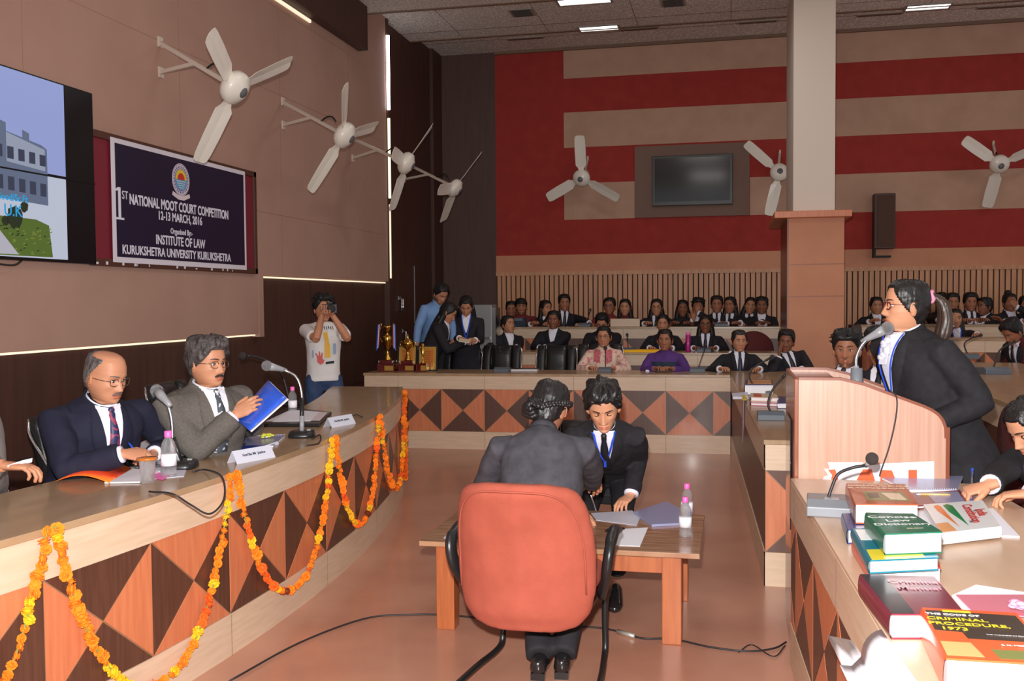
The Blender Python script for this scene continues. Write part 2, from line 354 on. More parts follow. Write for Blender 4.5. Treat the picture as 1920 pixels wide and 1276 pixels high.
def hand(side, curl=.35, spread=.06, n=8, thumb=.7, pinch=0.):
    """open right/left hand; wrist at origin, fingers along +Y, palm facing -Z; side=+1: thumb on -X"""
    h = MB(); s = side
    h.tube([(0, -.03, 0), (0, 0, 0), (-.002*s, .03, 0), (0, .06, .001), (0, .088, .001), (0, .094, 0)],
           [(.024, .018), (.026, .0175), (.036, .0165), (.041, .0145), (.039, .0115), (.033, .008)], n+4, up=V((0, 0, 1)))
    for i, (x, y, L_, r) in enumerate([(-.029, .083, .068, .0088), (-.010, .088, .077, .009), (.010, .086, .071, .0086), (.028, .079, .056, .0076)]):
        a = -spread*(i-1.5); c = curl*(1+.12*i)
        if pinch and i == 0: c = curl+pinch*.25
        p = V((x*s, y, 0)); pts = [p-V((0, .02, 0)), p]; el = .0
        for k, fr in enumerate((.44, .31, .25)):
            el += c*(.75 if k == 0 else 1.05); d = V((-math.sin(a)*math.cos(el)*s*-1*-1, math.cos(a)*math.cos(el), -math.sin(el))); p = p+d*(L_*fr); pts.append(p)
        pts.append(p+d*.004)
        h.tube(pts, [r*1.02, r*1.08, r*1.0, r*.93, r*.8, r*.4], n)
    p = V((-.024*s, .018, -.004)); d1 = V((-.62*s, .72, -.25*thumb)).normalized(); d2 = V((-.25*s, .85, -.5*thumb)).normalized()
    h.tube([p, p+d1*.036, p+d1*.036+d2*.03, p+d1*.036+d2*.052, p+d1*.036+d2*.056], [.0145, .0118, .0102, .0082, .004], n)
    return h
def ik(a, b, l1, l2, pole):
    d = b-a; L_ = d.length
    if L_ > (l1+l2)*.995: b = a+d*((l1+l2)*.995/L_); d = b-a; L_ = d.length
    L_ = max(L_, abs(l1-l2)+.02)
    t = (l1*l1-l2*l2+L_*L_)/(2*L_); hgt = math.sqrt(max(0, l1*l1-t*t)); dn = d.normalized()
    pv = pole-dn*pole.dot(dn)
    if pv.length < 1e-4: pv = V((0, 0, -1))
    return a+dn*t+pv.normalized()*hgt, b
def basis(yaw=0, pitch=0, roll=0):     # yaw + = to the person's left, pitch + = looking down, roll + = tilt to own right
    return Matrix.Rotation(math.radians(yaw), 4, 'Z') @ Matrix.Rotation(-math.radians(pitch), 4, 'X') @ Matrix.Rotation(math.radians(roll), 4, 'Y')
HAIRC = {}
def person(label, eye, face, head=(0, 0, 0), lean=8, side=0, seat=True, floor=0., skin='b', top='suit_far', style='suit', hair='short', hmat='hair_far',
           hands=None, poles=None, girth=1., fat=1., near=0, glasses=None, stache=None, beard=False, tie=None, lanyard=False, neckwear='tie', scale=1.,
           gaze=0, curl=(.4, .4), hdir=(None, None), hup=(None, None), trousers='trousers', legs=None, group=None, pelvis=None, feet=None, vol=.016,
           hairline=.07, open_collar=False, shirt='shirt_white', sho=.0, hw=None, spread=.06, pinch=(0, 0), lips=True, cat='person', extra=None, name='person', nolegs=False):
    """eye: world point between the eyes; face: heading of the torso, 0 = towards the camera wall, 90 = towards world +X"""
    a = math.radians(180+face); W = Matrix.Translation(V((eye[0], eye[1], floor))) @ Matrix.Rotation(a, 4, 'Z')
    s_ = scale
    def loc(p): return W.inverted() @ V(p)
    E_ = loc(eye)                                            # head centre, x=y=0 locally
    HR = basis(*head)
    # the head is placed on the eye point; the neck base follows
    piv = V((0, -.012, -.10)); Hc = E_-V((0, 0, 0))
    Hm = Matrix.Translation(Hc) @ HR
    nb = Hm @ piv                                           # top of the neck
    la, sa = math.radians(lean), math.radians(side)
    up = V((math.sin(sa), math.sin(la)*math.cos(sa), math.cos(la)*math.cos(sa))).normalized()
    N_ = nb-(up*.6+V((0, 0, 1))*.4).normalized()*.024*s_
    tor = (.50 if not seat else .49)*s_
    if pelvis is None: P_ = N_-up*tor
    else: P_ = loc(pelvis)
    if seat: P_ = P_
    fwd0 = V((0, 1, 0)); rgt = fwd0.cross(up).normalized(); fwd = up.cross(rgt).normalized()
    Cm = Matrix((rgt, fwd, up)).transposed().to_4x4(); Cm.translation = N_
    # --- head and neck
    nc, nr = [(20, 26), (36, 52), (60, 92)][near]
    body = MB(); rs = []
    for z in zrows(nr):
        t = min(1, max(0, (-.112-z)/.09)); t = t*t*(3-2*t); r = []
        for j in range(nc):
            th = 2*PI*j/nc; th = th-.35*math.sin(th)
            p = head_pt(th, z, fat)*s_; q = Cm @ (p+V((0, -.008, .124*s_)))
            r.append((Hm @ p)*(1-t)+q*t)
        rs.append(r)
    body.rings(rs, 0)
    if lips:
        for k, f in enumerate(body.f):                      # lips are their own colour
            cc = sum((body.v[i] for i in f), V())/len(f); lc = Hm.inverted() @ cc/s_
            if lc.y > .07 and ((lc.x/.024)**2+((lc.z+.0725)/.0105)**2) < 1: body.m[k] = 1
    for sx in (-1, 1):                                       # ears
        e = MB(); e.ball((0, 0, 0), (.009, .019, .031), n=10, k=8)
        em = Hm @ Matrix.Translation(V((sx*.0775*s_*(1+(fat-1)*.5), -.012, -.018))) @ Matrix.Rotation(sx*-.35, 4, 'Z') @ Matrix.Rotation(-.15, 4, 'X')
        body.cat(e, em)
        e = MB(); e.tube([V((.004*sx, .016*math.cos(q), .029*math.sin(q)+.002)) for q in [(-.5+i*.38) for i in range(8)]], .0045, 6)
        if near: body.cat(e, em)
    # --- arms
    sw = (.158*s_)*girth**.5 if hw is None else hw
    SH = {1: Cm @ V((sw, -.005, -.078*s_)), -1: Cm @ V((-sw, -.005, -.078*s_))}
    hands = hands or {}; poles = poles or {}; arm = {}
    for sd, key in ((1, 'R'), (-1, 'L')):
        tgt = hands.get(key)
        if tgt is None: tgt = SH[sd]+V((.05*sd, .12, -.46)) if not seat else P_+V((.13*sd, .30, .06))
        else: tgt = loc(tgt)
        pole = V(poles.get(key, (.5*sd, -.35, -.8)))
        el, wr = ik(SH[sd], tgt, .285*s_, .255*s_, pole); arm[sd] = (SH[sd], el, wr)
    hv = MB()
    short = style in ('tee',)
    for i, sd in enumerate((1, -1)):
        sh, el, wr = arm[sd]; fd = (wr-el).normalized()
        d = hdir[i]; d = fd if d is None else (W.inverted().to_3x3() @ V(d)).normalized()
        u = hup[i]; u = (W.inverted().to_3x3() @ V(u)) if u is not None else (V((0, 0, 1)) if abs(d.z) < .8 else V((0, 1, 0)))
        u = (u-d*u.dot(d)).normalized(); r = d.cross(u).normalized()
        hm = Matrix((r, d, u)).transposed().to_4x4(); hm.translation = wr
        one = MB(); one.cat(hand(sd, curl[i], spread, [5, 7, 9][near], pinch=pinch[i]), hm)
        if s_ != 1: pass
        one.tube([el+(wr-el)*t for t in (0, .3, .6, .85, 1.0)], [.036*s_, .038*s_, .032*s_, .026*s_, .025], 10)
        one.tube([sh, sh.lerp(el, .5), el, el+(wr-el)*.05], [.047*s_, .043*s_, .037*s_, .036*s_], 10)
        if near == 2 or (near == 1 and style in ('tee',)): one = remesh(one, .0032, 2)
        hv.cat(one)
    body.cat(hv)
    tr = [(0, .16, .115), (.25, .145, .105), (.6, .165, .115), (.85, .15, .09), (1, .06, .055)]
    def torso(mbx, prof, n=24, ext=0):
        rr = []
        for t, wv, dv in prof:
            c = P_.lerp(N_, t)+fwd*(.02*math.sin(PI*min(1, max(0, t))))-fwd*.008
            if t < 0: c = P_+V((0, 0, t*.5))
            rr.append([c+rgt*(wv*s_*girth**.6*math.copysign(abs(math.cos(q))**.85, math.cos(q)))+fwd*(dv*s_*girth**.7*(1.04 if math.sin(q) > 0 else .92)*math.copysign(abs(math.sin(q))**.9, math.sin(q))) for q in [2*PI*j/n for j in range(n)]])
        mbx.rings(rr); return mbx
    torso(body, [(t, wv*.86, dv*.86) for t, wv, dv in tr])
    root = obj(name, body, ['skin_'+skin, 'lip_'+skin])
    root.matrix_world = W
    tag(root, label, cat, group)
    # --- eyes, brows
    for sx in (-1, 1):
        e = MB(); 
        if gaze > 1: e.ball((0, 0, .0), (.0135, .0075, .0072), 0, 10, 6); e.ball((0, .0035, -.0062), (.013, .006, .0016), 1, 8, 4)
        else:
            e.ball((0, 0, 0), (.0135, .0085, .0062), 2, 12, 8)
            e.ball((gaze*.004, .0058, -.0004), (.0056, .0036, .0056), 1, 10, 6)
            e.tube([(-.0135, .001, .001), (-.006, .0075, .0058), (.003, .0078, .0060), (.0135, .001, .0015)], [.0012, .0021, .0021, .001], 5, mi=1)
            if near: e.tube([(-.014, .002, .004), (-.006, .0085, .0095), (.003, .0085, .0097), (.0138, .001, .005)], [.002, .0034, .0034, .002], 6, mi=0)
        o = obj('eye', e, ['skin_'+skin, 'eye_dark', 'eye_white'], root)
        o.matrix_local = Hm @ Matrix.Translation(V((sx*.0315, .0695, .0))*s_)
        e = MB(); pts = []
        for q in (0, .25, .5, .75, 1):
            x = sx*(.013+.038*q); z = .0215+.006*math.sin(PI*q*.75)-.002*q
            th = math.asin(min(.98, (abs(x)/.0765)**(1/.9)))*sx; p = head_pt(th, z, fat); p.x = x
            pts.append(p*s_+V((0, .0015, 0)))
        e.tube(pts, [(.002, .0028), (.0025, .0042), (.0025, .004), (.002, .003), (.001, .0015)], 6)
        obj('eyebrow', e, 'stubble' if hair != 'bald' else 'stache', root).matrix_local = Hm
    # --- hair
    if hair:
        hb = MB(); hn, hr = [(22, 18), (40, 30), (64, 46)][near]; seed = random.random()*50
        base = 'short' if hair in ('short', 'cap', 'bald', 'messy') else 'tied'
        zlo = -.105; rs = []
        for i in range(hr+1):
            z0 = .116-(.116-zlo)*(i/hr)**1.0; r = []
            if i == 0: z0 = .1159
            for j in range(hn):
                th = 2*PI*j/hn; az = abs((th+PI) % (2*PI)-PI)              # 0 front, pi back
                zl = hairline if az < .55 else (hairline+(-.005-hairline)*min(1, (az-.55)/.75) if az < 1.3 else (-.005+(-.085+.005)*min(1, (az-1.3)/1.1)))
                if base == 'tied': zl = hairline-.006 if az < .45 else (hairline+(-.02-hairline)*min(1, (az-.45)/.85) if az < 1.3 else (-.02-.07*min(1, (az-1.3)/.9)))
                if hair == 'bald': zl = .2 if az < .85 else (.2-.155*min(1, (az-.85)/.5) if az < 1.35 else .045-.12*min(1, (az-1.5)/.9)); up_lim = .078+.02*max(0, az-2.2)
                e = max(0, min(1, (z0-zl)/.012)); e = e*e*(3-2*e)
                if hair == 'bald' and z0 > up_lim: e *= max(0, 1-(z0-up_lim)/.02)
                th_ = vol*(.45+.55*min(1, max(0, (z0+.04)/.12))) if base == 'short' else vol*.55
                if hair == 'bald': th_ = .010
                nn = noise.noise(V((math.cos(th)*3, math.sin(th)*3, z0*26+seed)))
                nn2 = noise.noise(V((math.cos(th)*9, math.sin(th)*9, z0*60+seed)))
                lump = (.35 if hair == 'messy' else .16)*vol*nn*2+(.12*vol*nn2*2 if near else 0)
                off = -.006*(1-e)+(th_+lump)*e
                p = head_pt(th, z0, fat, off=off, plain=True)
                if e > .3: p.z += max(0, off)*max(0, (z0-.04)/.07)*.9
                r.append(p*s_)
            rs.append(r)
        hb.rings(rs)
        if hair == 'messy':
            for k in range(40 if near else 14):
                th = random.uniform(-PI, PI); z = random.uniform(.085 if abs(th) < 1.1 else .045, .102); p = head_pt(th, z, fat, vol*.8, True); o_ = V((p.x, p.y, .05)).normalized()
                d = (V((o_.x, o_.y, o_.z*.3))*.7+V((random.uniform(-.9, .9), random.uniform(-.4, 1.0), random.uniform(-.15, .15)))).normalized(); q = p+d*.016
                hb.tube([p-o_*.012, p+d*.008, q+V((random.uniform(-.012, .012), .004, .001)), q+V((random.uniform(-.02, .02), .008, -.004))], [.013, .010, .006, .0015], 6)
        if hair == 'long':
            for sx in (-1, 0, 1):
                hb.tube([V((sx*.055, -.055+.02*abs(sx), .02)), V((sx*.075, -.07+.055*abs(sx), -.06)), V((sx*.085, -.075+.06*abs(sx), -.14)), V((sx*.088, -.08+.085*abs(sx), -.22)), V((sx*.075, -.08+.10*abs(sx), -.30)), V((sx*.07, -.08+.1*abs(sx), -.33))],
                        [(.036, .03), (.036, .032), (.038, .032), (.036, .028), (.022, .02), (.004, .004)], 10)
        if hair == 'pony':
            pt_ = MB(); 
            for k in range(7):
                a_ = 2*PI*k/7; ox_, oz_ = (.016*math.cos(a_), .012*math.sin(a_)) if k else (0, 0)
                pt_.tube(spline([V((ox_*.3, -.085, .035)), V((ox_*.6, -.125, .042+oz_*.3)), V((ox_, -.165+oz_, .015)), V((ox_*1.5, -.182+oz_, -.05)), V((ox_*1.5, -.175+oz_*1.3, -.115)), V((ox_*1.2, -.158+oz_, -.165)), V((ox_*1.6, -.14+oz_*1.6, -.20-.012*(k % 3)))], 3), [.016]*4+[.02]*5+[.023]*5+[.016]*3+[.008, .002], 8)
            obj('ponytail', pt_, 'hair_brown', root).matrix_local = Hm
        if hair in ('bun', 'braids'):
            if near < 2: hb.ball((0, -.115, -.01), (.042, .036, .042), n=14, k=10)
            else:
                for k in range(3):
                    R_ = .038-.012*k
                    hb.tube([V((-.032+R_*math.cos(q)+.004*math.sin(3*q), -.106-.014*k, -.045+R_*math.sin(q))) for q in [2*PI*i/18 for i in range(17)]], [.0155+.0025*math.sin(i*2.4) for i in range(17)], 8)
        if hair == 'topbun': hb.ball((0, -.05, .125), (.05, .045, .04), n=12, k=8)
        if hair == 'braids':
            for sx in (-1, 1):
                for k in range(13):
                    q = k/12; th = sx*(PI*.36+q*PI*.60); z = .052-.075*q; p = head_pt(th, z, fat, .014, True)
                    hb.ball(p, (.0125, .0105, .0115), n=8, k=6, mx=None)
                    p = head_pt(th+.08, z-.013, fat, .014, True); hb.ball(p, (.0115, .010, .010), n=8, k=6)
        obj('hair', hb, hmat, root).matrix_local = Hm
        if hair == 'cap':
            cb = MB(); rs = []
            for i in range(9):
                z0 = .045+.071*math.sin(i/8*PI/2); rs.append([head_pt(2*PI*j/24, min(z0, .1159), fat, .022-.002*i, True)+V((0, 0, .012*i/8)) for j in range(24)])
            cb.rings(rs); cb.prism([(x, .078+.05*math.cos(x/.075*1.4), .052-.01*(x/.07)**2) for x in [-.07+.01*i for i in range(15)]]+[(.06, .05, .055), (-.06, .05, .055)], (0, 0, .004))
            obj('cap', cb, 'hair_far', root).matrix_local = Hm
        if hair == 'pony' and near:
            rb = MB(); rb.tube([V((.026*math.cos(q), -.112+.006*math.sin(3*q), .044+.026*math.sin(q))) for q in [2*PI*i/16 for i in range(17)]], .009, 8)
            obj('hair_band', rb, 'pink_flower', root).matrix_local = Hm
    if stache:
        e = MB(); pts = [head_pt(sx*.34, -.0595-.004*abs(sx)**2, fat)*s_+V((0, .002, 0)) for sx in (-1.15, -.75, -.35, 0, .35, .75, 1.15)]
        e.tube(pts, [(.002, .0025), (.0035, .006), (.0045, .0068), (.0045, .006), (.0045, .0068), (.0035, .006), (.002, .0025)], 8)
        obj('moustache', e, stache, root).matrix_local = Hm
    if beard:
        e = MB(); r1 = []
        for z in (-.03, -.05, -.07, -.085, -.10, -.112):
            r1.append([head_pt(q, z, fat, .0008 if abs(q) > (.62 if z > -.083 else 0) else -.004) for q in [-1.7+3.4*i/22 for i in range(23)]])
        e.rings(r1, closed=False, cap=False); obj('beard', e, 'beard_'+skin, root).matrix_local = Hm
    if glasses:
        e = MB()
        for sx in (-1, 1):
            ov = [V((sx*.033+.0235*math.copysign(abs(math.cos(q))**.7, math.cos(q)), .093-.008*abs(math.cos(q)), -.003+.0165*math.copysign(abs(math.sin(q))**.7, math.sin(q)))) for q in [2*PI*i/20 for i in range(21)]]
            e.tube(ov, (.0028 if glasses == 'glasses_frame' else .0018) if near else .0022, 6); e.tube([(sx*.056, .088, .004), (sx*.072*fat, .06, .004), (sx*.079*fat, .0, .002), (sx*.077*fat, -.02, -.008)], .0016 if near else .002, 6)
        e.tube([(-.010, .096, .002), (0, .1, .004), (.010, .096, .002)], .0016, 6)
        obj('glasses', e, glasses, root).matrix_local = Hm
    # --- legs
    hipw = .09*s_
    ft = {}
    lg = MB(); shoes = []
    if not nolegs:
        for sd in (1, -1):
            hip = P_+V((hipw*sd, 0, -.02))
            if feet: an = loc(feet[0 if sd > 0 else 1])
            elif seat: an = V((hipw*1.2*sd, P_.y+.42, .09))
            else: an = V((hipw*1.1*sd, P_.y-.02, .09))
            kn, an = ik(hip, an, .43*s_, .42*s_, V((.15*sd, 1, .25)))
            lg.tube([hip, hip.lerp(kn, .35), hip.lerp(kn, .8), kn, kn.lerp(an, .25), kn.lerp(an, .7), kn.lerp(an, .98)], [.088*girth**.5, .086, .068, .064, .063, .056, .06], 12)
            shoes.append((an, sd))
        torso(lg, [(-.28, .1, .08), (-.12, .15, .11), (0, .155, .115), (.2, .14, .105)], 18)
        obj('trousers', remesh(lg, .018 if near == 0 else .012, 4, .004), trousers, root)
        for an, sd in shoes:
            s2 = MB(); y = an.y; zf = 0 if an.z < .2 else an.z-.09
            s2.tube([V((an.x, y-.06, zf+.045)), V((an.x, y-.045, zf+.05)), V((an.x, y, zf+.055)), V((an.x, y+.06, zf+.042)), V((an.x, y+.13, zf+.03)), V((an.x, y+.175, zf+.025)), V((an.x, y+.19, zf+.02))],
                    [(.018, .03), (.034, .046), (.037, .052), (.04, .04), (.043, .028), (.034, .02), (.012, .012)], 12, up=V((0, 0, 1)))
            s2.box((an.x-.03, y-.055, zf), (an.x+.03, y-.01, zf+.03))
            obj('shoe', s2, 'shoe', root)
    # --- garments
    tb = MB(); G = 1.0
    if style in ('suit', 'kurta', 'dress', 'jumper'):
        prof = [(-.30, .185, .135), (-.12, .18, .13), (0, .17, .125), (.25, .158, .118), (.55, .172, .128), (.78, .176, .12), (.88, .164, .104), (.94, .130, .088), (.98, .092, .075), (1.01, .068, .066), (1.03, .060, .062)]
        if seat: prof = [(-.08, .19, .15)]+prof[2:]
    else: prof = [(-.1, .165, .12), (0, .16, .118), (.25, .15, .112), (.55, .162, .12), (.78, .172, .112), (.90, .155, .095), (.965, .105, .078), (1.0, .07, .068)]
    torso(tb, prof, 32)
    tbv = BVHTree.FromPolygons([tuple(p) for p in tb.v], tb.f)
    j = MB(); j.cat(tb)
    cw = .045 if style == 'suit' else .04
    for sd in (1, -1):
        sh, el, wr = arm[sd]; inn = sh-rgt*(.05*sd)+up*.0
        e1 = .35 if short else 1.0
        pts = [inn, sh, sh.lerp(el, .4), el.lerp(sh, .12), el, el.lerp(wr, .15), el.lerp(wr, .6), el.lerp(wr, .93)]; rd = [.058, .062, .060, .055, .053, .051, .047, cw]
        if short: pts = [inn, sh, sh.lerp(el, .4), sh.lerp(el, .72)]; rd = [.066, .068, .062, .06]
        j.tube(pts, [q*s_*girth**.5 for q in rd], 14)
    vox = [.02, .011, .0075][near]
    jm = remesh(j, vox, [3, 5, 7][near], [.0, .006, .0075][near], 8., random.random()*9)
    tname = {'suit': 'jacket', 'tee': 't_shirt', 'shirt': 'shirt', 'kurta': 'kurta', 'dress': 'dress', 'jumper': 'top'}[style]
    def surf(u, vv, off):           # point on the chest surface, u right, vv up from neck base
        off += (0, .003, .006)[near]; o_ = Cm @ V((u, .6, vv)); hit = tbv.ray_cast(o_, -fwd)
        if hit[0] is None or hit[1].dot(fwd) < .25:
            h2 = tbv.find_nearest(Cm @ V((u*.9, .055, vv)))
            return h2[0]+((h2[0]-Cm @ V((0, -.01, vv))).normalized())*off
        return hit[0]+fwd*off
    if style == 'suit':
        lp = MB(); dp = -.27*s_ if not open_collar else -.2
        ns = 10
        for sd in (1, -1):
            A = []; B = []; Cc = []
            for i in range(ns+1):
                t = i/ns; vv = .005+(dp-.005)*t; win = (.054*(1-t)**.85+.004)*sd; wl = (.022+.036*math.sin(PI*min(1, t*1.15))) * (1 if t < .97 else .5)
                if abs(t-.35) < .04: wl -= .018
                A.append(surf(win, vv, .007)); B.append(surf(win+wl*sd, vv, .013)); Cc.append(surf(win+wl*sd+.004*sd, vv, -.004))
            lp.rings([A, B, Cc], closed=False, cap=False)
        cj = []
        for hz, rr in ((-.022, .078), (-.004, .072), (.014, .066), (.013, .062), (-.01, .064)):
            row = []
            for i in range(19):
                q = PI*(.62+.76*2*(i/18))-PI*.0; q = PI-(PI*.70)+2*PI*.70*(i/18); row.append(Cm @ V((rr*s_*fat*math.sin(q), rr*s_*1.08*fat*math.cos(q)-.008, hz+.010-.014*math.cos(q))))
            cj.append(row)
        lp.rings(cj, closed=False, cap=False)
        jm.cat(lp); jk = obj('jacket', jm, top, root)
        sv = MB(); rows = []
        for i in range(ns+1):
            t = i/ns; vv = .02+(dp-.02)*t; wv = .056*(1-t)**.85+.010; rows.append([surf(-wv+2*wv*q/8, vv, .004) for q in range(9)])
        sv.rings(rows, closed=False, cap=False)
        # collar band and wings, cuffs
        cr = .058*s_*fat
        cb = []
        for hz, rr in ((-.014, cr+.006), (.006, cr+.002), (.018, cr-.001)):
            cb.append([Cm @ V((rr*math.sin(q), rr*1.08*math.cos(q)-.006+(.012 if math.cos(q) > 0 else 0)-.010*(hz > 0)*0, hz+.010-.012*math.cos(q))) for q in [2*PI*i/24 for i in range(24)]])
        sv.rings(cb, cap=False)
        for sd in (1, -1):
            sv.prism([surf(.006*sd, .012, .014), surf(.05*sd, .02, .010), surf(.05*sd, -.012, .010), surf(.03*sd, -.042, .014)], fwd*.003)
            sh, el, wr = arm[sd]
            if hands.get('RL'[sd < 0]) is not None or near: obj('cuff', MB().tube([el.lerp(wr, .88), el.lerp(wr, .985)], [.040*s_, .0375*s_], 16), shirt, root)
        obj('shirt', sv, shirt, root)
        if tie:
            tb2 = MB(); L_, R_ = [], []
            for i in range(9):
                t = i/8; vv = .006+(dp-.02)*t; wv = (.017 if i == 0 else .013 if i == 1 else .015+.02*t); L_.append(surf(-wv, vv, .016)); R_.append(surf(wv, vv, .016))
            tb2.rings([[p-fwd*.004 for p in L_], L_, [(p+q)/2+fwd*.005 for p, q in zip(L_, R_)], R_, [p-fwd*.004 for p in R_]], closed=False, cap=False)
            tb2.ball(surf(0, .004, .016), (.017, .012, .016), n=10, k=6); obj('necktie', tb2, tie, root)
        if neckwear == 'bands':
            b2 = MB()
            for k in range(7): b2.ball(surf(.018*math.sin(k*1.3), -.01-.012*k, .026), (.024, .013, .016), n=9, k=6)
            b2.prism([surf(-.03, -.02, .03), surf(.03, -.02, .03), surf(.02, -.11, .03), surf(-.03, -.11, .03)], fwd*.006)
            obj('neck_bands', b2, 'shirt_white', root)
    elif style in ('tee', 'shirt', 'kurta', 'dress', 'jumper'):
        jk = obj(tname, jm, top, root)
        if style == 'shirt' or style == 'kurta':
            sv = MB(); cr = .06
            for hz, rr in ((0, 1),): sv.rings([[Cm @ V((r_*math.sin(q), r_*1.05*math.cos(q), h_-.012*math.cos(q))) for q in [2*PI*i/20 for i in range(20)]] for h_, r_ in ((-.01, .066), (.03, .06), (.033, .056))], cap=False)
            obj('collar', sv, top, root)
    if lanyard:
        lb = MB(); d0 = -.24 if lanyard is True else lanyard
        for sd in (1, -1):
            pts = [surf(sd*(.058*(1-t)**.8+.002), .03+(d0-.03)*t, .018+.004*sd) for t in [i/8 for i in range(9)]]
            rr = [[p-rgt*.006, p+fwd*.003, p+rgt*.006, p-fwd*.001] for p in pts]; lb.rings(rr, smooth=False)
        p = surf(0, d0-.01, .024); lb.box((-.007, -.003, -.03), (.007, .004, .012), mx=Cm.to_3x3().to_4x4().copy() if False else Matrix.Translation(p) @ Cm.to_3x3().to_4x4())
        lo = obj('lanyard', lb, 'lanyard', root)
        if lanyard is True or lanyard < -.2:
            p = surf(0, d0-.05, .022); q = MB(); q.box((-.027, -.0015, -.075), (.027, .0015, 0), mx=Matrix.Translation(p) @ Cm.to_3x3().to_4x4())
            if not near: obj('name_card', q, 'card', lo)
    if extra: extra(root, Cm, surf, fwd, rgt, up, arm, Hm)
    root['_t'] = 0; del root['_t']
    return root
# ---------------------------------------------------------------- the room
YB = 14.66; XW = -4.3; XR = 9.0
struct('floor', MB().box((-4.7, -3, -.12), (XR, YB+.2, 0)), 'floor')
f2 = MB().box((-4.28, 11.86, 0), (.5, 13.26, .15)).box((1.35, 11.96, 0), (XR, 13.26, .30)); struct('floor', f2, 'floor')
struct('floor', MB().box((-4.28, 13.26, 0), (XR, YB, .42)), 'floor')
struct('floor', MB().box((1.57, 5.2, 0), (XR, 11.96, .17)), 'floor')
struct('wall_left', MB().box((-4.7, -3, 0), (-4.37, YB+.2, 5.6)), 'dark_wall')
struct('wall_left', MB().box((-4.37, -3, 1.31), (XW, 8.48, 5.5)).box((-4.37, 8.48, 1.86), (XW, 12.08, 5.5)), 'tan_wall')
seam = MB()
for z in (2.45, 3.62, 4.45): seam.box((XW-.002, -3, z), (XW+.0006, 12.07, z+.004))
for y in (1.8, 3.6, 5.4, 7.2, 9.0, 10.8): seam.box((XW-.002, y, 1.87), (XW+.0006, y+.004, 5.4))
struct('trim_1', seam, 'edge')
struct('trim_2', MB().box((-4.37, 8.49, 1.28), (XW+.005, 8.58, 1.86)), 'tan_wall')
struct('trim_3', MB().box((-4.37, -3, 1.292), (-4.33, 8.47, 1.304)), 'led_warm')
struct('trim_3', MB().box((-4.37, 8.6, 1.835), (-4.335, 12.07, 1.85)), 'led_warm')
struct('trim_4', MB().box((-4.37, 12.12, 0), (-4.30, 12.2, 5.5)).box((-4.37, 14.2, 0), (-4.32, 14.66, 5.5)), 'dark_wall')
pl = MB()
for y in (9.8, 11.0): pl.box((-4.372, y, 0), (-4.3675, y+.006, 1.84))
for y in (13.0, 13.9): pl.box((-4.372, y, 0), (-4.3675, y+.006, 5.3))
for z in (.62,): pl.box((-4.372, -3, z), (-4.3675, 12, z+.006))
struct('trim_5', pl, 'black_matte')
struct('trim_6', MB().box((XW-.02, -3, 4.56), (XW+.12, 11.13, 5.5)), 'dark_wall')
struct('trim_7', MB().box((XW-.05, -3, 4.515), (XW+.02, 9.74, 4.545)), 'led_warm')
struct('wall_back', MB().box((-4.7, YB, 0), (-3.48, YB+.2, 5.7)), 'dark_wall2')
struct('wall_back', MB().box((-3.48, YB, 2.28), (XR, YB+.2, 5.7)), 'red_wall')
bb = MB()
for z0, z1 in ((2.80, 3.34), (3.87, 4.39), (4.89, 5.30)):
    if z0 == 2.80: bb.box((-2.43, YB-.006, z0), (-1.38, YB+.01, z1)); bb.box((.27, YB-.006, z0), (XR, YB+.01, z1))
    else: bb.box((-2.43, YB-.006, z0), (XR, YB+.01, z1))
struct('trim_8', bb, 'beige_wall')
struct('trim_9', MB().box((-3.48, YB-.05, 5.30), (XR, YB+.01, 5.7)), 'ceil_edge')
ob = MB().box((-3.48, YB-.03, 2.0), (XR, YB+.1, 2.28)); struct('wall_back', ob, 'orange_wall')
ob = MB().box((-3.48, YB-.05, 1.975), (XR, YB+.02, 2.03)); 
for x in range(-2, 9): ob.box((x*1.04-.4, YB-.0315, 2.03), (x*1.04-.396, YB-.02, 2.28))
struct('trim_10', ob, 'slat')
struct('wall_back', MB().box((-3.48, YB, 0), (XR, YB+.15, 2.0)), 'slat_gap')
sl = MB(); x = -3.46
while x < 5.6: sl.box((x, YB-.035, .4), (x+.056, YB+.01, 1.98)); x += .0735
struct('trim_11', sl, 'slat')
# ceiling in steps that rise towards the back
cl = MB().box((-4.7, -3, 5.07), (XR, 11.4, 5.6)).box((-4.7, 11.4, 5.22), (XR, 13.3, 5.6)).box((-4.7, 13.3, 5.345), (XR, YB+.2, 5.6))
struct('ceiling', cl, 'ceiling')
cs = MB()
for y, z in ((9.9, 5.07), (8.4, 5.07), (12.9, 5.22), (13.95, 5.345)): cs.box((-4.6, y, z-.003), (XR, y+.012, z+.01))
for x in range(-3, 8): cs.box((x*1.2, 11.41, 5.217), (x*1.2+.006, 13.3, 5.23))
cs.box((-4.6, 11.37, 5.058), (XR, 11.41, 5.09)); cs.box((-4.6, 13.27, 5.208), (XR, 13.31, 5.24))
struct('trim_12', cs, 'ceil_edge')
def ceil_light(px, py, z, wx, wy, n, lab):
    c = PZ(px, py, z); t = thing('ceiling_light', lab, 'ceiling light', (c.x, c.y, z), group=None)
    fr = MB()
    for a, b in (((-wx/2-.03, -wy/2-.03), (wx/2+.03, -wy/2)), ((-wx/2-.03, wy/2), (wx/2+.03, wy/2+.03)), ((-wx/2-.03, -wy/2), (-wx/2, wy/2)), ((wx/2, -wy/2), (wx/2+.03, wy/2))): fr.box((*a, -.015), (*b, .01))
    obj('frame', fr, 'vent', t); obj('diffuser', MB().box((-wx/2, -wy/2, -.008), (wx/2, wy/2, .005)), 'panel_light', t)
ceil_light(1123, 52, 5.22, .5, .2, 1, 'bright recessed ceiling light nearest the back wall, left of the pillar')
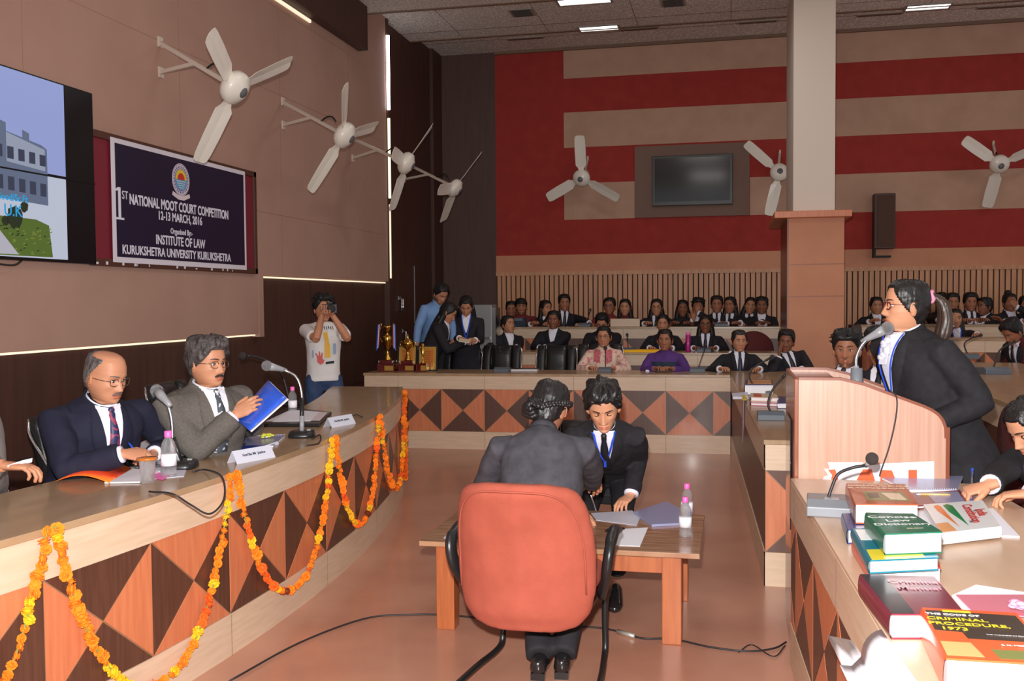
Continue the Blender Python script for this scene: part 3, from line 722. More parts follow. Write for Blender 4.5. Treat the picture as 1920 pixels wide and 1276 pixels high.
ceil_light(1095, 0, 5.22, .62, .25, 1, 'bright recessed ceiling light cut off by the top of the photo')
ceil_light(1740, 12, 5.22, .5, .2, 1, 'bright recessed ceiling light on the right of the pillar')
def ceil_vent(px, py, z, wx, wy, lab, dark=False):
    c = PZ(px, py, z); t = thing('ceiling_vent', lab, 'ceiling vent', (c.x, c.y, z), group='ceiling vents')
    obj('frame', MB().box((-wx/2, -wy/2, -.012), (wx/2, wy/2, .004)), 'vent', t)
    lv = MB()
    for i in range(7): y = -wy/2+.02+(wy-.04)*i/6; lv.box((-wx/2+.03, y-.006, -.018), (wx/2-.03, y+.006, -.010))
    obj('louvre', lv, 'vent_dark' if dark else 'ceil_edge', t)
ceil_vent(979, 23, 5.22, .3, .3, 'small dark square vent grille left of the lit ceiling panels', True)
ceil_vent(1262, 4, 5.22, .3, .3, 'small dark square vent grille at the top edge beside the pillar', True)
ceil_vent(985, 71, 5.345, .55, .1, 'narrow ceiling vent nearest the dark back corner')
ceil_vent(1198, 53, 5.345, .55, .1, 'narrow ceiling vent right beside the far lit ceiling panel')
ceil_vent(1420, 40, 5.345, .55, .1, 'narrow ceiling vent just left of the pillar top')
ceil_vent(1650, 26, 5.345, .6, .1, 'narrow ceiling vent between the pillar and the right-hand lit panel')
ceil_vent(1885, 11, 5.345, .7, .1, 'narrow ceiling vent at the top right corner of the photo')
# vertical strip lights in the wall corner
t = thing('strip_light', 'tall bright white tube light set in the wall corner above the fans', 'strip light', (-4.285, 12.13, 4.53))
obj('tube', MB().tube([(0, 0, -.47), (0, 0, .47)], .022, 10), 'tube_white', t); obj('holder', MB().box((-.04, .0, -.5), (-.03, .04, .5)), 'vent', t)
t = thing('strip_light', 'dim warm tube light in the wall corner, middle one of the column', 'strip light', (-4.285, 12.13, 3.4))
obj('tube', MB().tube([(0, 0, -.47), (0, 0, .55)], .018, 10), 'tube_warm', t); obj('holder', MB().box((-.04, .0, -.5), (-.03, .04, .55)), 'vent', t)
t = thing('strip_light', 'faint warm tube light at the bottom of the wall corner', 'strip light', (-4.285, 12.13, 2.4))
obj('tube', MB().tube([(0, 0, -.5), (0, 0, .45)], .012, 10), 'led_warm', t); obj('holder', MB().box((-.04, .0, -.5), (-.03, .04, .5)), 'vent', t)
# doors in the dark wall
struct('door_1', MB().box((-4.372, 12.35, 0), (-4.35, 13.3, 2.1)), 'dark_wall'); dd = MB()
dd.box((-4.36, 13.3, 0), (-4.345, 13.315, 2.1)); struct('trim_13', dd, 'steel')
for (px, py, h_, lab, k) in ((748, 571, .17, 'upper pair of white pull handles on the dark wall', 2), (756, 632, .17, 'lower white pull handle behind the trophies', 1)):
    c = PX(px, py, -4.35); t = thing('door_handle', lab, 'door handle', c)
    for i in range(k): obj('grip', MB().tube([(0, i*.06, -h_/2), (.04, i*.06, -h_/2+.01), (.04, i*.06, h_/2-.01), (0, i*.06, h_/2)], .011, 8), 'chrome', t)
    obj('mount', MB().box((-.01, -.02, h_/2-.02), (.006, .08, h_/2+.03)), 'steel', t)
# pillar
yf = 11.6; t = thing('pillar', 'tall square pillar, plaster above and orange cladding below its wooden ledge', 'pillar', (.95, yf+.75, 0))
obj('shaft', MB().box((-.26, -.72, 2.55), (.19, .7, 5.45)), 'plaster', t)
pc = MB().box((-.31, -.75, 0), (.29, .75, 2.5)); obj('cladding', pc, 'orange_wall', t)
obj('side_panel', MB().box((-.325, -.74, 0), (-.3105, .75, 2.5)), 'podium_edge', t)
sm_ = MB(); [sm_.box((-.31, -.753, z), (.29, -.75, z+.006)) for z in (1.62, 2.0-.02)]; obj('joint', sm_, 'podium_edge', t)
obj('ledge', MB().box((-.47, -.86, 2.5), (.36, .86, 2.575)), 'orange_lam', t, bevel=.006)
# back wall television in its recess
t = thing('television', 'switched-off black television on the red and beige back wall', 'television', (-.545, YB-.06, 3.32))
def frm(mb, w2, h2, w1, h1, y0, y1, mi=0):
    mb.box((-w2, y0, -h2), (-w1, y1, h2)); mb.box((w1, y0, -h2), (w2, y1, h2)); mb.box((-w1, y0, h1), (w1, y1, h2)); mb.box((-w1, y0, -h2), (w1, y1, -h1)); return mb
obj('housing', MB().box((-.575, -.03, -.36), (.575, .035, .36)), 'black_plastic', t, bevel=.006); obj('screen', MB().box((-.535, -.034, -.305), (.535, -.03, .325)), 'screen_off', t)
obj('stand_bar', MB().box((-.56, -.036, -.345), (.56, -.031, -.315)), 'black_plastic', t)
t = thing('wall_frame', 'brown fabric frame built around the switched-off television', 'wall frame', (-.555, YB-.02, 3.32))
fr = MB(); o_ = [(-.82, -.52), (.82, -.52), (.82, .52), (-.82, .52)]; i_ = [(-.57, -.355), (.57, -.355), (.57, .355), (-.57, .355)]
for k in range(4):
    a, b = o_[k], o_[(k+1) % 4]; c, d = i_[(k+1) % 4], i_[k]; fr.add([(a[0], -.02, a[1]), (b[0], -.02, b[1]), (c[0], -.005, c[1]), (d[0], -.005, d[1])], [(0, 1, 2, 3)], 0, False)
fr.box((-.82, -.02, -.52), (.82, .02, -.515)); fr.box((-.82, -.02, .515), (.82, .02, .52)); 
obj('surround', fr, 'tv_frame_brown', t)
# loudspeaker
c = PY(1657, 415, YB-.12); t = thing('loudspeaker', 'tall brown loudspeaker mounted on the back wall right of the pillar', 'loudspeaker', c)
obj('cabinet', MB().box((-.14, -.1, -.38), (.14, .1, .38)), 'dark_wall', t, bevel=.01); obj('grille', MB().box((-.10, -.112, -.35), (.125, -.1, .35)), 'speaker_cloth', t, bevel=.006)
obj('bracket', MB().box((-.14, -.06, -.5), (-.11, .1, -.38)).box((-.14, .0, -.5), (.1, .05, -.47)), 'black_matte', t)
# ---------------------------------------------------------------- wall fans
def fan(label, hub, tipdirs, nrm, wall, group, side):
    """nrm: direction the fan blows; wall: the two bracket feet on the wall"""
    t = thing('wall_fan', label, 'fan', hub, group=group); nrm = V(nrm).normalized()
    ref = V((0, 0, 1)); r = nrm.cross(ref).normalized(); u = r.cross(nrm)
    mx = Matrix((r, u, nrm)).transposed().to_4x4()
    obj('motor', MB().lathe([(.0, .085), (.05, .083), (.085, .06), (.115, .045), (.125, .02), (.125, -.02), (.10, -.055), (.055, -.075), (0, -.08)], 28, mx=mx), 'fan_white', t)
    obj('hub_cap', MB().lathe([(0, .094), (.032, .092), (.042, .082), (.042, .07)], 18, mx=mx), 'fan_grey', t)
    for a in tipdirs:
        q = math.radians(a); R_ = mx @ Matrix.Rotation(q, 4, 'Z'); b = MB(); rs = []
        for (d, w_, tw) in ((.10, .03, .18), (.15, .045, .3), (.19, .075, .32), (.40, .078, .26), (.55, .074, .22), (.60, .066, .2), (.615, .04, .2)):
            cs_, sn = math.cos(tw), math.sin(tw); rs.append([R_ @ V((x*cs_, d, x*sn+z)) for x, z in ((-w_, -.002), (0, -.008), (w_, -.002), (w_, .002), (0, -.003), (-w_, .002))])
        b.rings(rs, smooth=False); obj('blade', b, 'fan_white', t)
    back = -nrm*.08; ar = MB(); wf = [V(p)-V(hub) for p in wall]
    ar.bar(wf[0], back+V((0, 0, .0)), .03, .03); ar.bar(wf[1], wf[0].lerp(back, .55), .028, .028)
    ar.box(wf[0]-V((.012, .03, .04)), wf[0]+V((.012, .03, .04))); ar.box(wf[1]-V((.012, .03, .04)), wf[1]+V((.012, .03, .04)))
    obj('bracket', ar, 'fan_arm', t)
    ca = MB(); ca.tube(arc_pts(back*1.2+V((0, 0, .08)), back*1.8+V((0, 0, .16)), wf[0].lerp(back, .7), 6), .008, 6); obj('cable', ca, 'black_matte', t)
    return t
for i, (hub, nrm, ph, Yw, zt, lab) in enumerate([
    ((-3.51, 6.62, 3.16), (.841, -.044, -.539), 296.6, 6.93, 3.61, 'nearest white wall fan, above the navy banner'), ((-3.51, 8.7, 3.15), (.867, 0, -.498), 311.1, 9.07, 3.57, 'second nearest white wall fan, right of the banner'),
    ((-3.51, 10.49, 3.13), (.893, .071, -.444), 152.6, 10.9, 3.5, 'third white wall fan, in front of the corner strip lights'), ((-3.51, 12.46, 3.07), (.833, .027, -.553), 140.4, 12.95, 3.5, 'smallest looking white wall fan, farthest along the dark left wall')]):
    xx = XW if i < 3 else -4.36
    fan(lab, hub, (ph, ph+120, ph+240), nrm, [(xx, Yw, zt), (xx, Yw, zt-.23)], 'fans on the left wall', 1)
for hub, nrm, ph, lab in (((-2.10, 14.2, 3.36), (-.096, -.884, -.357), 123, 'white wall fan on the back wall left of the television'), ((.655, 14.2, 3.34), (.1, -.95, .1), 313.5, 'white wall fan on the back wall partly hidden by the pillar'), ((3.465, 14.2, 3.35), (.092, -.853, -.446), 304.6, 'white wall fan on the back wall, rightmost in the photo')):
    fan(lab, hub, (ph, ph+120, ph+240), nrm, [(hub[0]+.03, YB, hub[2]+.33), (hub[0]+.03, YB, hub[2]+.1)], 'fans on the back wall', 1)

# ---------------------------------------------------------------- banner and video wall
def on_left(px, py): return PX(px, py, XW+.03)
def textat(parent, name, body, p, size, m_, mx, bold=0., sx=1., align='CENTER', ex=.0006):
    return obj(name, text_mb(body, size, align, bold, sx, ex), m_, parent).__setattr__('matrix_local', mx) or LINK[-1]
y0, y1, z0, z1 = 6.0, 8.42, 1.865, 2.80
t = thing('notice_board', 'brown framed maroon notice board behind the navy banner', 'notice board', (XW, 7.2, 1.86))
fr = MB(); 
for a, b in (((y0, z0), (y1, z0+.05)), ((y0, z1-.05), (y1, z1)), ((y0, z0), (y0+.03, z1)), ((y1-.05, z0), (y1, z1))): fr.box((0, a[0]-7.2, a[1]-1.86), (.035, b[0]-7.2, b[1]-1.86))
obj('frame', fr, 'wood_frame', t, bevel=.004); obj('board', MB().box((0, y0-7.18, .02), (.018, y1-7.22, .93)), 'banner_red', t)
sp = MB(); random.seed(3)
for k in range(14): yy = random.uniform(.0, 2.2); sp.box((.0351, y0+yy-7.2, z0+.01-1.86), (.0358, y0+yy+random.uniform(.01, .03)-7.2, z0+.02-1.86+random.uniform(0, .02)))
tag(obj('tape_scraps', sp, 'banner_white', t), kind='stuff')
BY0, BY1, BZ0, BZ1 = 6.22, 8.19, 1.895, 2.775
t = thing('banner', 'navy moot court competition banner with white border and round emblem', 'banner', (XW+.04, (BY0+BY1)/2, (BZ0+BZ1)/2))
hw_, hh = (BY1-BY0)/2, (BZ1-BZ0)/2
obj('border', MB().box((-.003, -hw_, -hh), (.0, hw_, hh)), 'banner_white', t); obj('cloth', MB().box((.0, -hw_+.045, -hh+.04), (.002, hw_-.035, hh-.035)), 'banner_navy', t)
mx0 = Matrix(((0, 0, 1), (1, 0, 0), (0, 1, 0))).to_4x4()
def bt(s, y, z, size, bold=.0, sx=1., nm='lettering', m_='banner_text'):
    o = obj(nm, text_mb(s, size, 'CENTER', bold, sx), m_, t); o.matrix_local = Matrix.Translation((.003, y, z)) @ mx0; return o
def btp(st, l, r, size, bold=.0, m_='banner_text'):
    a, b = PX(*l, XW+.043), PX(*r, XW+.043); mb = text_mb(st, size, 'CENTER', bold, 1.); xs = [v.x for v in mb.v]; k = (b.y-a.y)/(max(xs)-min(xs)); mid = (max(xs)+min(xs))/2
    for v in mb.v: v.x = (v.x-mid)*k
    o = obj('lettering', mb, m_, t); o.matrix_local = Matrix.Translation((.003, (a.y+b.y)/2-t.location.y, (a.z+b.z)/2-t.location.z)) @ mx0; return o
ser = MB().box((-.014, -.10, 0), (.016, .115, .001)).box((-.05, -.115, 0), (.052, -.10, .001)).prism([(-.014, .115, 0), (-.05, .095, 0), (-.05, .085, 0), (-.014, .09, 0)], (0, 0, .001))
p_ = PX(224, 381, XW+.043); o = obj('lettering', ser, 'banner_text', t); o.matrix_local = Matrix.Translation((.003, p_.y-t.location.y, p_.z-t.location.z)) @ mx0
btp('ST', (229, 366), (240, 367), .085); btp('NATIONAL MOOT COURT COMPETITION', (243, 374), (428, 404), .104, .003)
btp('12-13 MARCH, 2016', (298, 405), (379, 415), .092, .002); btp('Organised By:-', (320, 434), (361, 437), .062, .001)
btp('INSTITUTE OF LAW', (293, 450), (385, 458), .10, .002); btp('KURUKSHETRA UNIVERSITY KURUKSHETRA', (230, 468), (433, 484), .092, .002)
em = MB(); ex, ey, ez = .004, PX(339, 340, XW+.043).y-t.location.y, PX(339, 337, XW+.043).z-t.location.z
def disc(mb, r1, r2, x, mi, a0=0, a1=2*PI, n=40, fy=1., cy=ey, cz=ez):
    A = [V((x, cy+r1*fy*math.cos(a0+(a1-a0)*i/n), cz+r1*math.sin(a0+(a1-a0)*i/n))) for i in range(n+1)]; B = [V((x, cy+r2*fy*math.cos(a0+(a1-a0)*i/n), cz+r2*math.sin(a0+(a1-a0)*i/n))) for i in range(n+1)]
    mb.rings([A, B], mi, cap=False, closed=False, smooth=False)
disc(em, .001, .128, ex, 0); disc(em, .084, .089, ex+.001, 3); disc(em, .118, .121, ex+.001, 3); disc(em, .001, .082, ex+.001, 2)
disc(em, .001, .082, ex+.002, 1, .0, PI, 30); disc(em, .001, .052, ex+.003, 4, 0, PI, 24)
for k in range(4): em.box((ex+.0025, ey-.07+.012*k, ez-.016-.017*k), (ex+.0032, ey+.07-.012*k, ez-.010-.017*k), 0)
for k in range(26): 
    q = 2*PI*k/26; em.box((ex+.001, ey+.101*math.cos(q)-.005, ez+.101*math.sin(q)-.008), (ex+.0016, ey+.101*math.cos(q)+.005, ez+.101*math.sin(q)+.008), 3)
em.prism([(ex, ey-.12, ez-.10), (ex, ey-.04, ez-.125), (ex, ey+.04, ez-.125), (ex, ey+.12, ez-.10), (ex, ey+.13, ez-.13), (ex, ey+.04, ez-.16), (ex, ey-.04, ez-.16), (ex, ey-.13, ez-.13)], (.0012, 0, 0), 0)
obj('emblem', em, ['em_white', 'em_yellow', 'em_blue', 'folder_blue_in', 'em_red'], t)
# the video wall
TY0, TY1, TZ0, TZ1 = 3.6, 6.0, 1.87, 3.03
t = thing('video_wall', 'large lit video wall showing a campus building and lawn, left of the banner', 'screen', (XW+.06, 0, 0))
obj('housing', MB().box((-.055, TY0, TZ0), (.0, TY1, TZ1)), 'scr_black', t, bevel=.003)
def strip(nm, y0, y1, z0, z1, m_, x=.001): return obj(nm, MB().box((x-.001, y0, z0), (x, y1, z1)), m_, t)
P5 = 5.70
strip('sky', TY0, P5, 2.43, TZ1-.01, 'scr_sky'); strip('haze', TY0, P5, TZ0+.02, 2.415, 'scr_wall', .001)
def poly(nm, pts, m_, x=.0022): return obj(nm, MB().prism([(x, a, b) for a, b in pts], (.0006, 0, 0)), m_, t)
poly('building', [(TY0, 2.9), (4.9, 2.76), (5.0, 2.72), (5.16, 2.69), (5.16, 2.64), (5.47, 2.60), (5.52, 2.58), (5.52, 2.20), (TY0, 2.20)], 'scr_build')
poly('facade', [(5.16, 2.635), (5.5, 2.575), (5.5, 2.44), (5.16, 2.46)], 'scr_build2', .0026); poly('roof', [(5.3, 2.67), (5.36, 2.655), (5.36, 2.61), (5.3, 2.62)], 'scr_build', .0026)
for z, zb in ((2.58, 2.50), (2.40, 2.31)):
    for k in range(11): y = 4.5+.095*k; poly('window_pane', [(y, z-.004*k), (y+.055, z-.004*k), (y+.055, zb-.003*k), (y, zb-.003*k)], 'scr_win', .0030)
poly('wall_strip', [(TY0, 2.28), (5.53, 2.225), (5.53, 2.13), (TY0, 2.10)], 'scr_wall', .0034)
poly('lawn', [(TY0, 2.13), (5.40, 2.13), (5.52, 2.10), (5.55, 1.90), (TY0, 1.885)], 'scr_grass', .0038)
poly('path', [(4.9, 2.12), (5.02, 2.10), (5.24, 1.905), (4.7, 1.90)], 'scr_path', .0042)
random.seed(5)
for cy_, cz_, r_ in ((5.21, 2.13, .07), (5.30, 2.20, .035), (5.13, 2.10, .03)):
    q_ = [2*PI*k/18 for k in range(18)]; poly('shrub', [(cy_+r_*math.cos(a)*random.uniform(.8, 1.15), cz_+r_*math.sin(a)*random.uniform(.8, 1.15)) for a in q_], 'scr_tree', .0044)
for k in range(60):
    gy_ = random.uniform(5.05, 5.52); gz_ = random.uniform(1.9, 2.08); poly('grass_tuft', [(gy_, gz_), (gy_+.03, gz_+.003), (gy_+.025, gz_+.012)], 'scr_tree' if k % 3 == 0 else 'scr_lawn2', .0040)
obj('bezel', MB().box((.001, TY0, 2.412), (.0058, TY1, 2.422)), 'scr_black', t)
for s, y, z, sz, m_ in (('Good/Sc.Ft.', 5.20, 2.245, .06, 'scr_cyan'), ('U.K', 5.2, 2.165, .10, 'scr_cyan'), ('W', 4.99, 2.89, .14, 'scr_yel')):
    o = obj('caption', text_mb(s, sz, 'CENTER', .001), m_, t); o.matrix_local = Matrix.Translation((.0052, y, z)) @ mx0
tag(obj('cable', MB().tube(spline([(XW+.05, 5.0, 1.87), (XW+.06, 5.05, 1.845), (XW+.06, 5.2, 1.84), (XW+.05, 5.28, 1.87)]), .006, 6), 'cable'), 'short black cable looping below the video wall', 'cable')
# ---------------------------------------------------------------- desks
def front(t, path, L_, zt, zb, tri=True, phase=0, base=.19, zband=.65, pitch=.45, seams=2, z0=0., plain='brown_lam', s0=0., seam0=0):
    """path(s) -> (point, outward normal) along the face; builds band, inlaid panels and kickboard"""
    n = int(math.ceil((L_-s0)/pitch-1e-6))
    band, kick, back = MB(), MB(), MB()
    def strip_(mb, za, zb_, off, mi=0):
        k = max(6, int(L_/.15)); A, B, Cc, Dd = [], [], [], []
        for i in range(k+1):
            p, nn = path(L_*i/k); q = p+nn*off; r = p-nn*.03; A.append(V((q.x, q.y, za))); B.append(V((q.x, q.y, zb_))); Cc.append(V((r.x, r.y, zb_))); Dd.append(V((r.x, r.y, za)))
        mb.rings([A, B, Cc, Dd, A], mi, cap=False, closed=False, smooth=False)
    strip_(band, z0+zband, z0+zt-.012, .008); strip_(kick, z0, z0+base, .006); strip_(back, z0+base-.02, z0+zband+.02, 0.)
    for mb, za, zb_ in ((band, zband, zt-.012), (kick, .0, base)):
        for i in range(seam0, n+1, seams):
            s = s0+pitch*i
            if not .002 < s < L_-.002: continue
            p, nn = path(s); tt = V((-nn.y, nn.x, 0)); q = p+nn*.0085
            mb.add([q-tt*.0015+V((0, 0, z0+za)), q+tt*.0015+V((0, 0, z0+za)), q+tt*.0015+V((0, 0, z0+zb_)), q-tt*.0015+V((0, 0, z0+zb_))], [(0, 1, 2, 3)], 1, False)
    obj('front_band', band, ['cream', 'seam'], t); obj('kickboard', kick, ['cream', 'seam'], t)
    pan = MB(); pan.cat(back, mi=2)
    def clip(pg, lim, sg):
        out = []
        for p, q in zip(pg, pg[1:]+pg[:1]):
            ip, iq = (p[0]-lim)*sg >= 0, (q[0]-lim)*sg >= 0
            if ip: out.append(p)
            if ip != iq: f = (lim-p[0])/(q[0]-p[0]); out.append((lim, p[1]+(q[1]-p[1])*f))
        return out
    if tri:
        for i in range(n):
            a, b = s0+pitch*i, s0+pitch*(i+1); za, zc = z0+base, z0+zband; q = [(a, zc), (b, zc), (b, za), (a, za)]; ce = ((a+b)/2, (za+zc)/2)
            for k in range(4):
                tr = [q[k], q[(k+1) % 4], ce]; g0 = (sum(p[0] for p in tr)/3, sum(p[1] for p in tr)/3); tr = [(g0[0]+(p[0]-g0[0])*.974, g0[1]+(p[1]-g0[1])*.974) for p in tr]
                tr = clip(tr, .001, 1); tr = clip(tr, L_-.001, -1) if len(tr) > 2 else tr
                if len(tr) < 3: continue
                top_bottom = (k % 2 == 0); dark = (top_bottom if (i+phase) % 2 == 0 else not top_bottom); pp_ = []
                for s_, z_ in tr: p, nn = path(s_); pp_.append(V((p.x, p.y, z_))+nn*.001)
                pan.prism(pp_, path(sum(p[0] for p in tr)/len(tr))[1]*.003, 1 if dark else 0)
    obj('front_panel', pan, ['orange_lam', 'brown_lam', 'edge'] if tri else ['brown_lam', 'brown_lam', plain], t)
def line(a, b, nrm): a = V((*a, 0)); b = V((*b, 0)); d = (b-a).normalized(); nn = V((*nrm, 0)); return (lambda s: (a+d*s, nn)), (b-a).length
def topslab(t, poly_, z, m_='desk_top', th=.028, nm='tabletop', bv=.003): return obj(nm, MB().prism([(x, y, z-th) for x, y in poly_], (0, 0, th)), m_, t, bevel=bv)
# curved judges' table
RC, CX, CY = 11.70, -13.91, 4.5
def arc(s0):
    a0 = math.asin((1.3-CY)/RC)
    return lambda s: (V((CX+RC*math.cos(a0+s/RC), CY+RC*math.sin(a0+s/RC), 0)), V((math.cos(a0+s/RC), math.sin(a0+s/RC), 0)))
t = thing('judges_table', 'long curved cream table with orange and brown triangle inlay, garlands hung along it', 'table', (0, 0, 0)); JT = t
a0 = math.asin((1.3-CY)/RC); LJ = 13.1*.557; a1 = a0+LJ/RC
front(t, arc(0), LJ, .83, 0, phase=1, pitch=.557, seam0=1)
po = [(CX+(RC+.012)*math.cos(a0+(a1-a0)*i/40), CY+(RC+.012)*math.sin(a0+(a1-a0)*i/40)) for i in range(41)]
pi_ = [(CX+11.05*math.cos(a0+(a1-a0)*i/40), CY+11.05*math.sin(a0+(a1-a0)*i/40)) for i in range(41)]
topslab(t, po+[(-3.56, 8.44)]+pi_[:-1][::-1], .83)
e0 = V((*po[-1], 0)); e1 = V((-3.56, 8.44, 0)); obj('end_panel', MB().prism([e0, e1, e1+V((0, 0, .8)), e0+V((0, 0, .8))], (e0-e1).cross(V((0, 0, 1))).normalized()*-.03), 'brown_lam', t)
# far desk
t = thing('far_desk', 'long straight cream desk with triangle inlay facing the room, trophies at its left end', 'desk', (0, 0, 0))
pth, L_ = line((-3.93, 10.22), (.0, 10.36), (0.0356, -.9994)); front(t, pth, L_, .82, 0, phase=0, pitch=.482, s0=-.097, seam0=1)
topslab(t, [(-3.94, 10.205), (.0, 10.345), (0.0, 10.96), (-3.94, 10.85)], .82); obj('side_panel', MB().box((-3.93, 10.24, 0), (-3.9, 10.8, .8)), 'cream', t)
# right wing desk
t = thing('wing_desk', 'narrow desk wing behind the podium with stacked books on its far end', 'desk', (0, 0, 0))
pth, L_ = line((.012, 10.33), (.19, 5.63), (-.9992, -.04)); front(t, pth, L_, .82, 0, tri=False)
pth, L_ = line((.19, 5.62), (.88, 5.62), (0, -1)); front(t, pth, L_, .82, 0, phase=0)
topslab(t, [(.004, 10.96), (.004, 10.34), (.18, 5.605), (.88, 5.605), (.62, 10.96)], .82)
# near table with the books
t = thing('counsel_table', 'nearest cream table on the right, covered with law books', 'table', (0, 0, 0)); NT = t
pth, L_ = line((.262, 4.41), (.395, 1.6), (-.9989, -.0473)); front(t, pth, L_, .82, 0, phase=1, pitch=.56, s0=-.39, seam0=1)
topslab(t, [(.255, 4.42), (.388, 1.6), (1.25, 1.6), (1.02, 4.42)], .82, 'near_top'); obj('end_panel', MB().box((.275, 4.385, 0), (1.0, 4.41, .80)), 'brown_lam', t)
# tiers
t = thing('second_row_desk', 'second row cream desk left of the pillar, behind the black chairs', 'desk', (0, 0, 0))
pth, L_ = line((-3.08, 11.9), (.60, 11.9), (0, -1)); front(t, pth, L_, .815, 0, zband=.66, z0=.15); topslab(t, [(-3.09, 11.885), (.62, 11.885), (.62, 12.38), (-3.09, 12.38)], .965)
t = thing('third_row_desk', 'third row cream desk left of the pillar, highest and nearest the slatted wall', 'desk', (0, 0, 0))
pth, L_ = line((-3.21, 13.3), (.62, 13.3), (0, -1)); front(t, pth, L_, .815, 0, zband=.66, z0=.42); topslab(t, [(-3.22, 13.285), (.66, 13.285), (.66, 13.72), (-3.22, 13.72)], 1.235)
t = thing('third_row_desk', 'highest cream desk on the right of the pillar, with dark end panel', 'desk', (0, 0, 0))
pth, L_ = line((1.645, 13.3), (6.5, 13.3), (0, -1)); front(t, pth, L_, .835, 0, zband=.66, z0=.42); topslab(t, [(1.63, 13.285), (6.5, 13.285), (6.5, 13.72), (1.63, 13.72)], 1.255); obj('end_panel', MB().box((1.52, 13.29, .42), (1.64, 13.7, 1.25)), 'dark_wall', t)
t = thing('second_row_desk', 'middle cream desk on the right, behind the speaker\'s shoulder', 'desk', (0, 0, 0))
pth, L_ = line((1.9, 12.0), (6.5, 12.0), (0, -1)); front(t, pth, L_, .833, 0, zband=.675, z0=.30); topslab(t, [(1.9, 11.985), (6.5, 11.985), (6.5, 12.45), (1.9, 12.45)], 1.133)
t = thing('side_desk', 'desk with triangle inlay running along the right side behind the speaker', 'desk', (0, 0, 0))
pth, L_ = line((1.57, 9.9), (1.57, 5.25), (-1, 0)); front(t, pth, L_, .82, 0, z0=.17, phase=1); topslab(t, [(1.555, 9.9), (1.555, 5.25), (2.4, 5.25), (2.6, 9.9)], .99)
# ---------------------------------------------------------------- podium
t = thing('podium', 'tall wooden podium with sloping top and a torn poster on its side', 'podium', (.29, 4.45, 0)); ox, oy = .29, 4.45
prof = [(0.0, 0), (.60, 0), (.60, 1.0), (.598, 1.045), (.588, 1.075), (.57, 1.10), (.545, 1.118), (.51, 1.135), (.27, 1.225), (.175, 1.247), (.0, 1.247)]
for y in (0, .645):
    obj('side_panel', MB().prism([(x, y, z) for x, z in prof], (0, .022, 0)), 'podium_lam', t)
    ed = MB(); k = len(prof)
    for a, b in zip(prof[2:], prof[3:]): ed.bar((a[0], y+.011, a[1]+.004), (b[0], y+.011, b[1]+.004), .026, .012)
    ed.bar((.604, y+.011, 0), (.604, y+.011, 1.05), .026, .012); obj('edging', ed, 'podium_edge', t)
obj('front_panel', MB().box((-.018, .0, 0), (.0, .667, 1.25)), 'podium_front', t, bevel=.003)
obj('top_shelf', MB().box((0, .022, 1.215), (.175, .645, 1.235)), 'podium_front', t)
obj('reading_board', MB().prism([(.175, .022, 1.20), (.58, .022, 1.06), (.58, .022, 1.045), (.175, .022, 1.185)], (0, .623, 0)), 'podium_front', t)
obj('shelf', MB().box((0, .022, .55), (.55, .645, .57)), 'podium_lam', t)
obj('acrylic_plate', MB().box((-.026, .16, .55), (-.02, .50, 1.05)), 'screen_off', t, bevel=.002)
for z in (1.13, .8, .5): obj('screw', MB().ball((-.019, .03, z), (.003, .008, .008), n=10, k=6), 'chrome', t)
def p45(px, py): p = PY(px, py, 4.45); return (p.x, 4.448, p.z)
t = tag(obj('poster', MB().prism([p45(*q) for q in ((1540, 905), (1545, 893), (1553, 890), (1545, 878), (1556, 878), (1552, 866), (1618, 866), (1616, 874), (1660, 868), (1751, 864), (1751, 905))], (0, -.0012, 0)), 'paper'), 'torn white poster with big red letters on the podium side', 'poster')
for pg in (((1552, 880), (1566, 879), (1574, 905), (1556, 905), (1560, 890)), ((1618, 879), (1634, 879), (1642, 905), (1602, 905)), ((1651, 880), (1672, 881), (1682, 905), (1650, 905)), ((1703, 880), (1719, 880), (1719, 905), (1703, 905))):
    obj('lettering', MB().prism([V(p45(*q))+V((0, -.0015, 0)) for q in pg], (0, -.001, 0)), 'bk_orange', t)
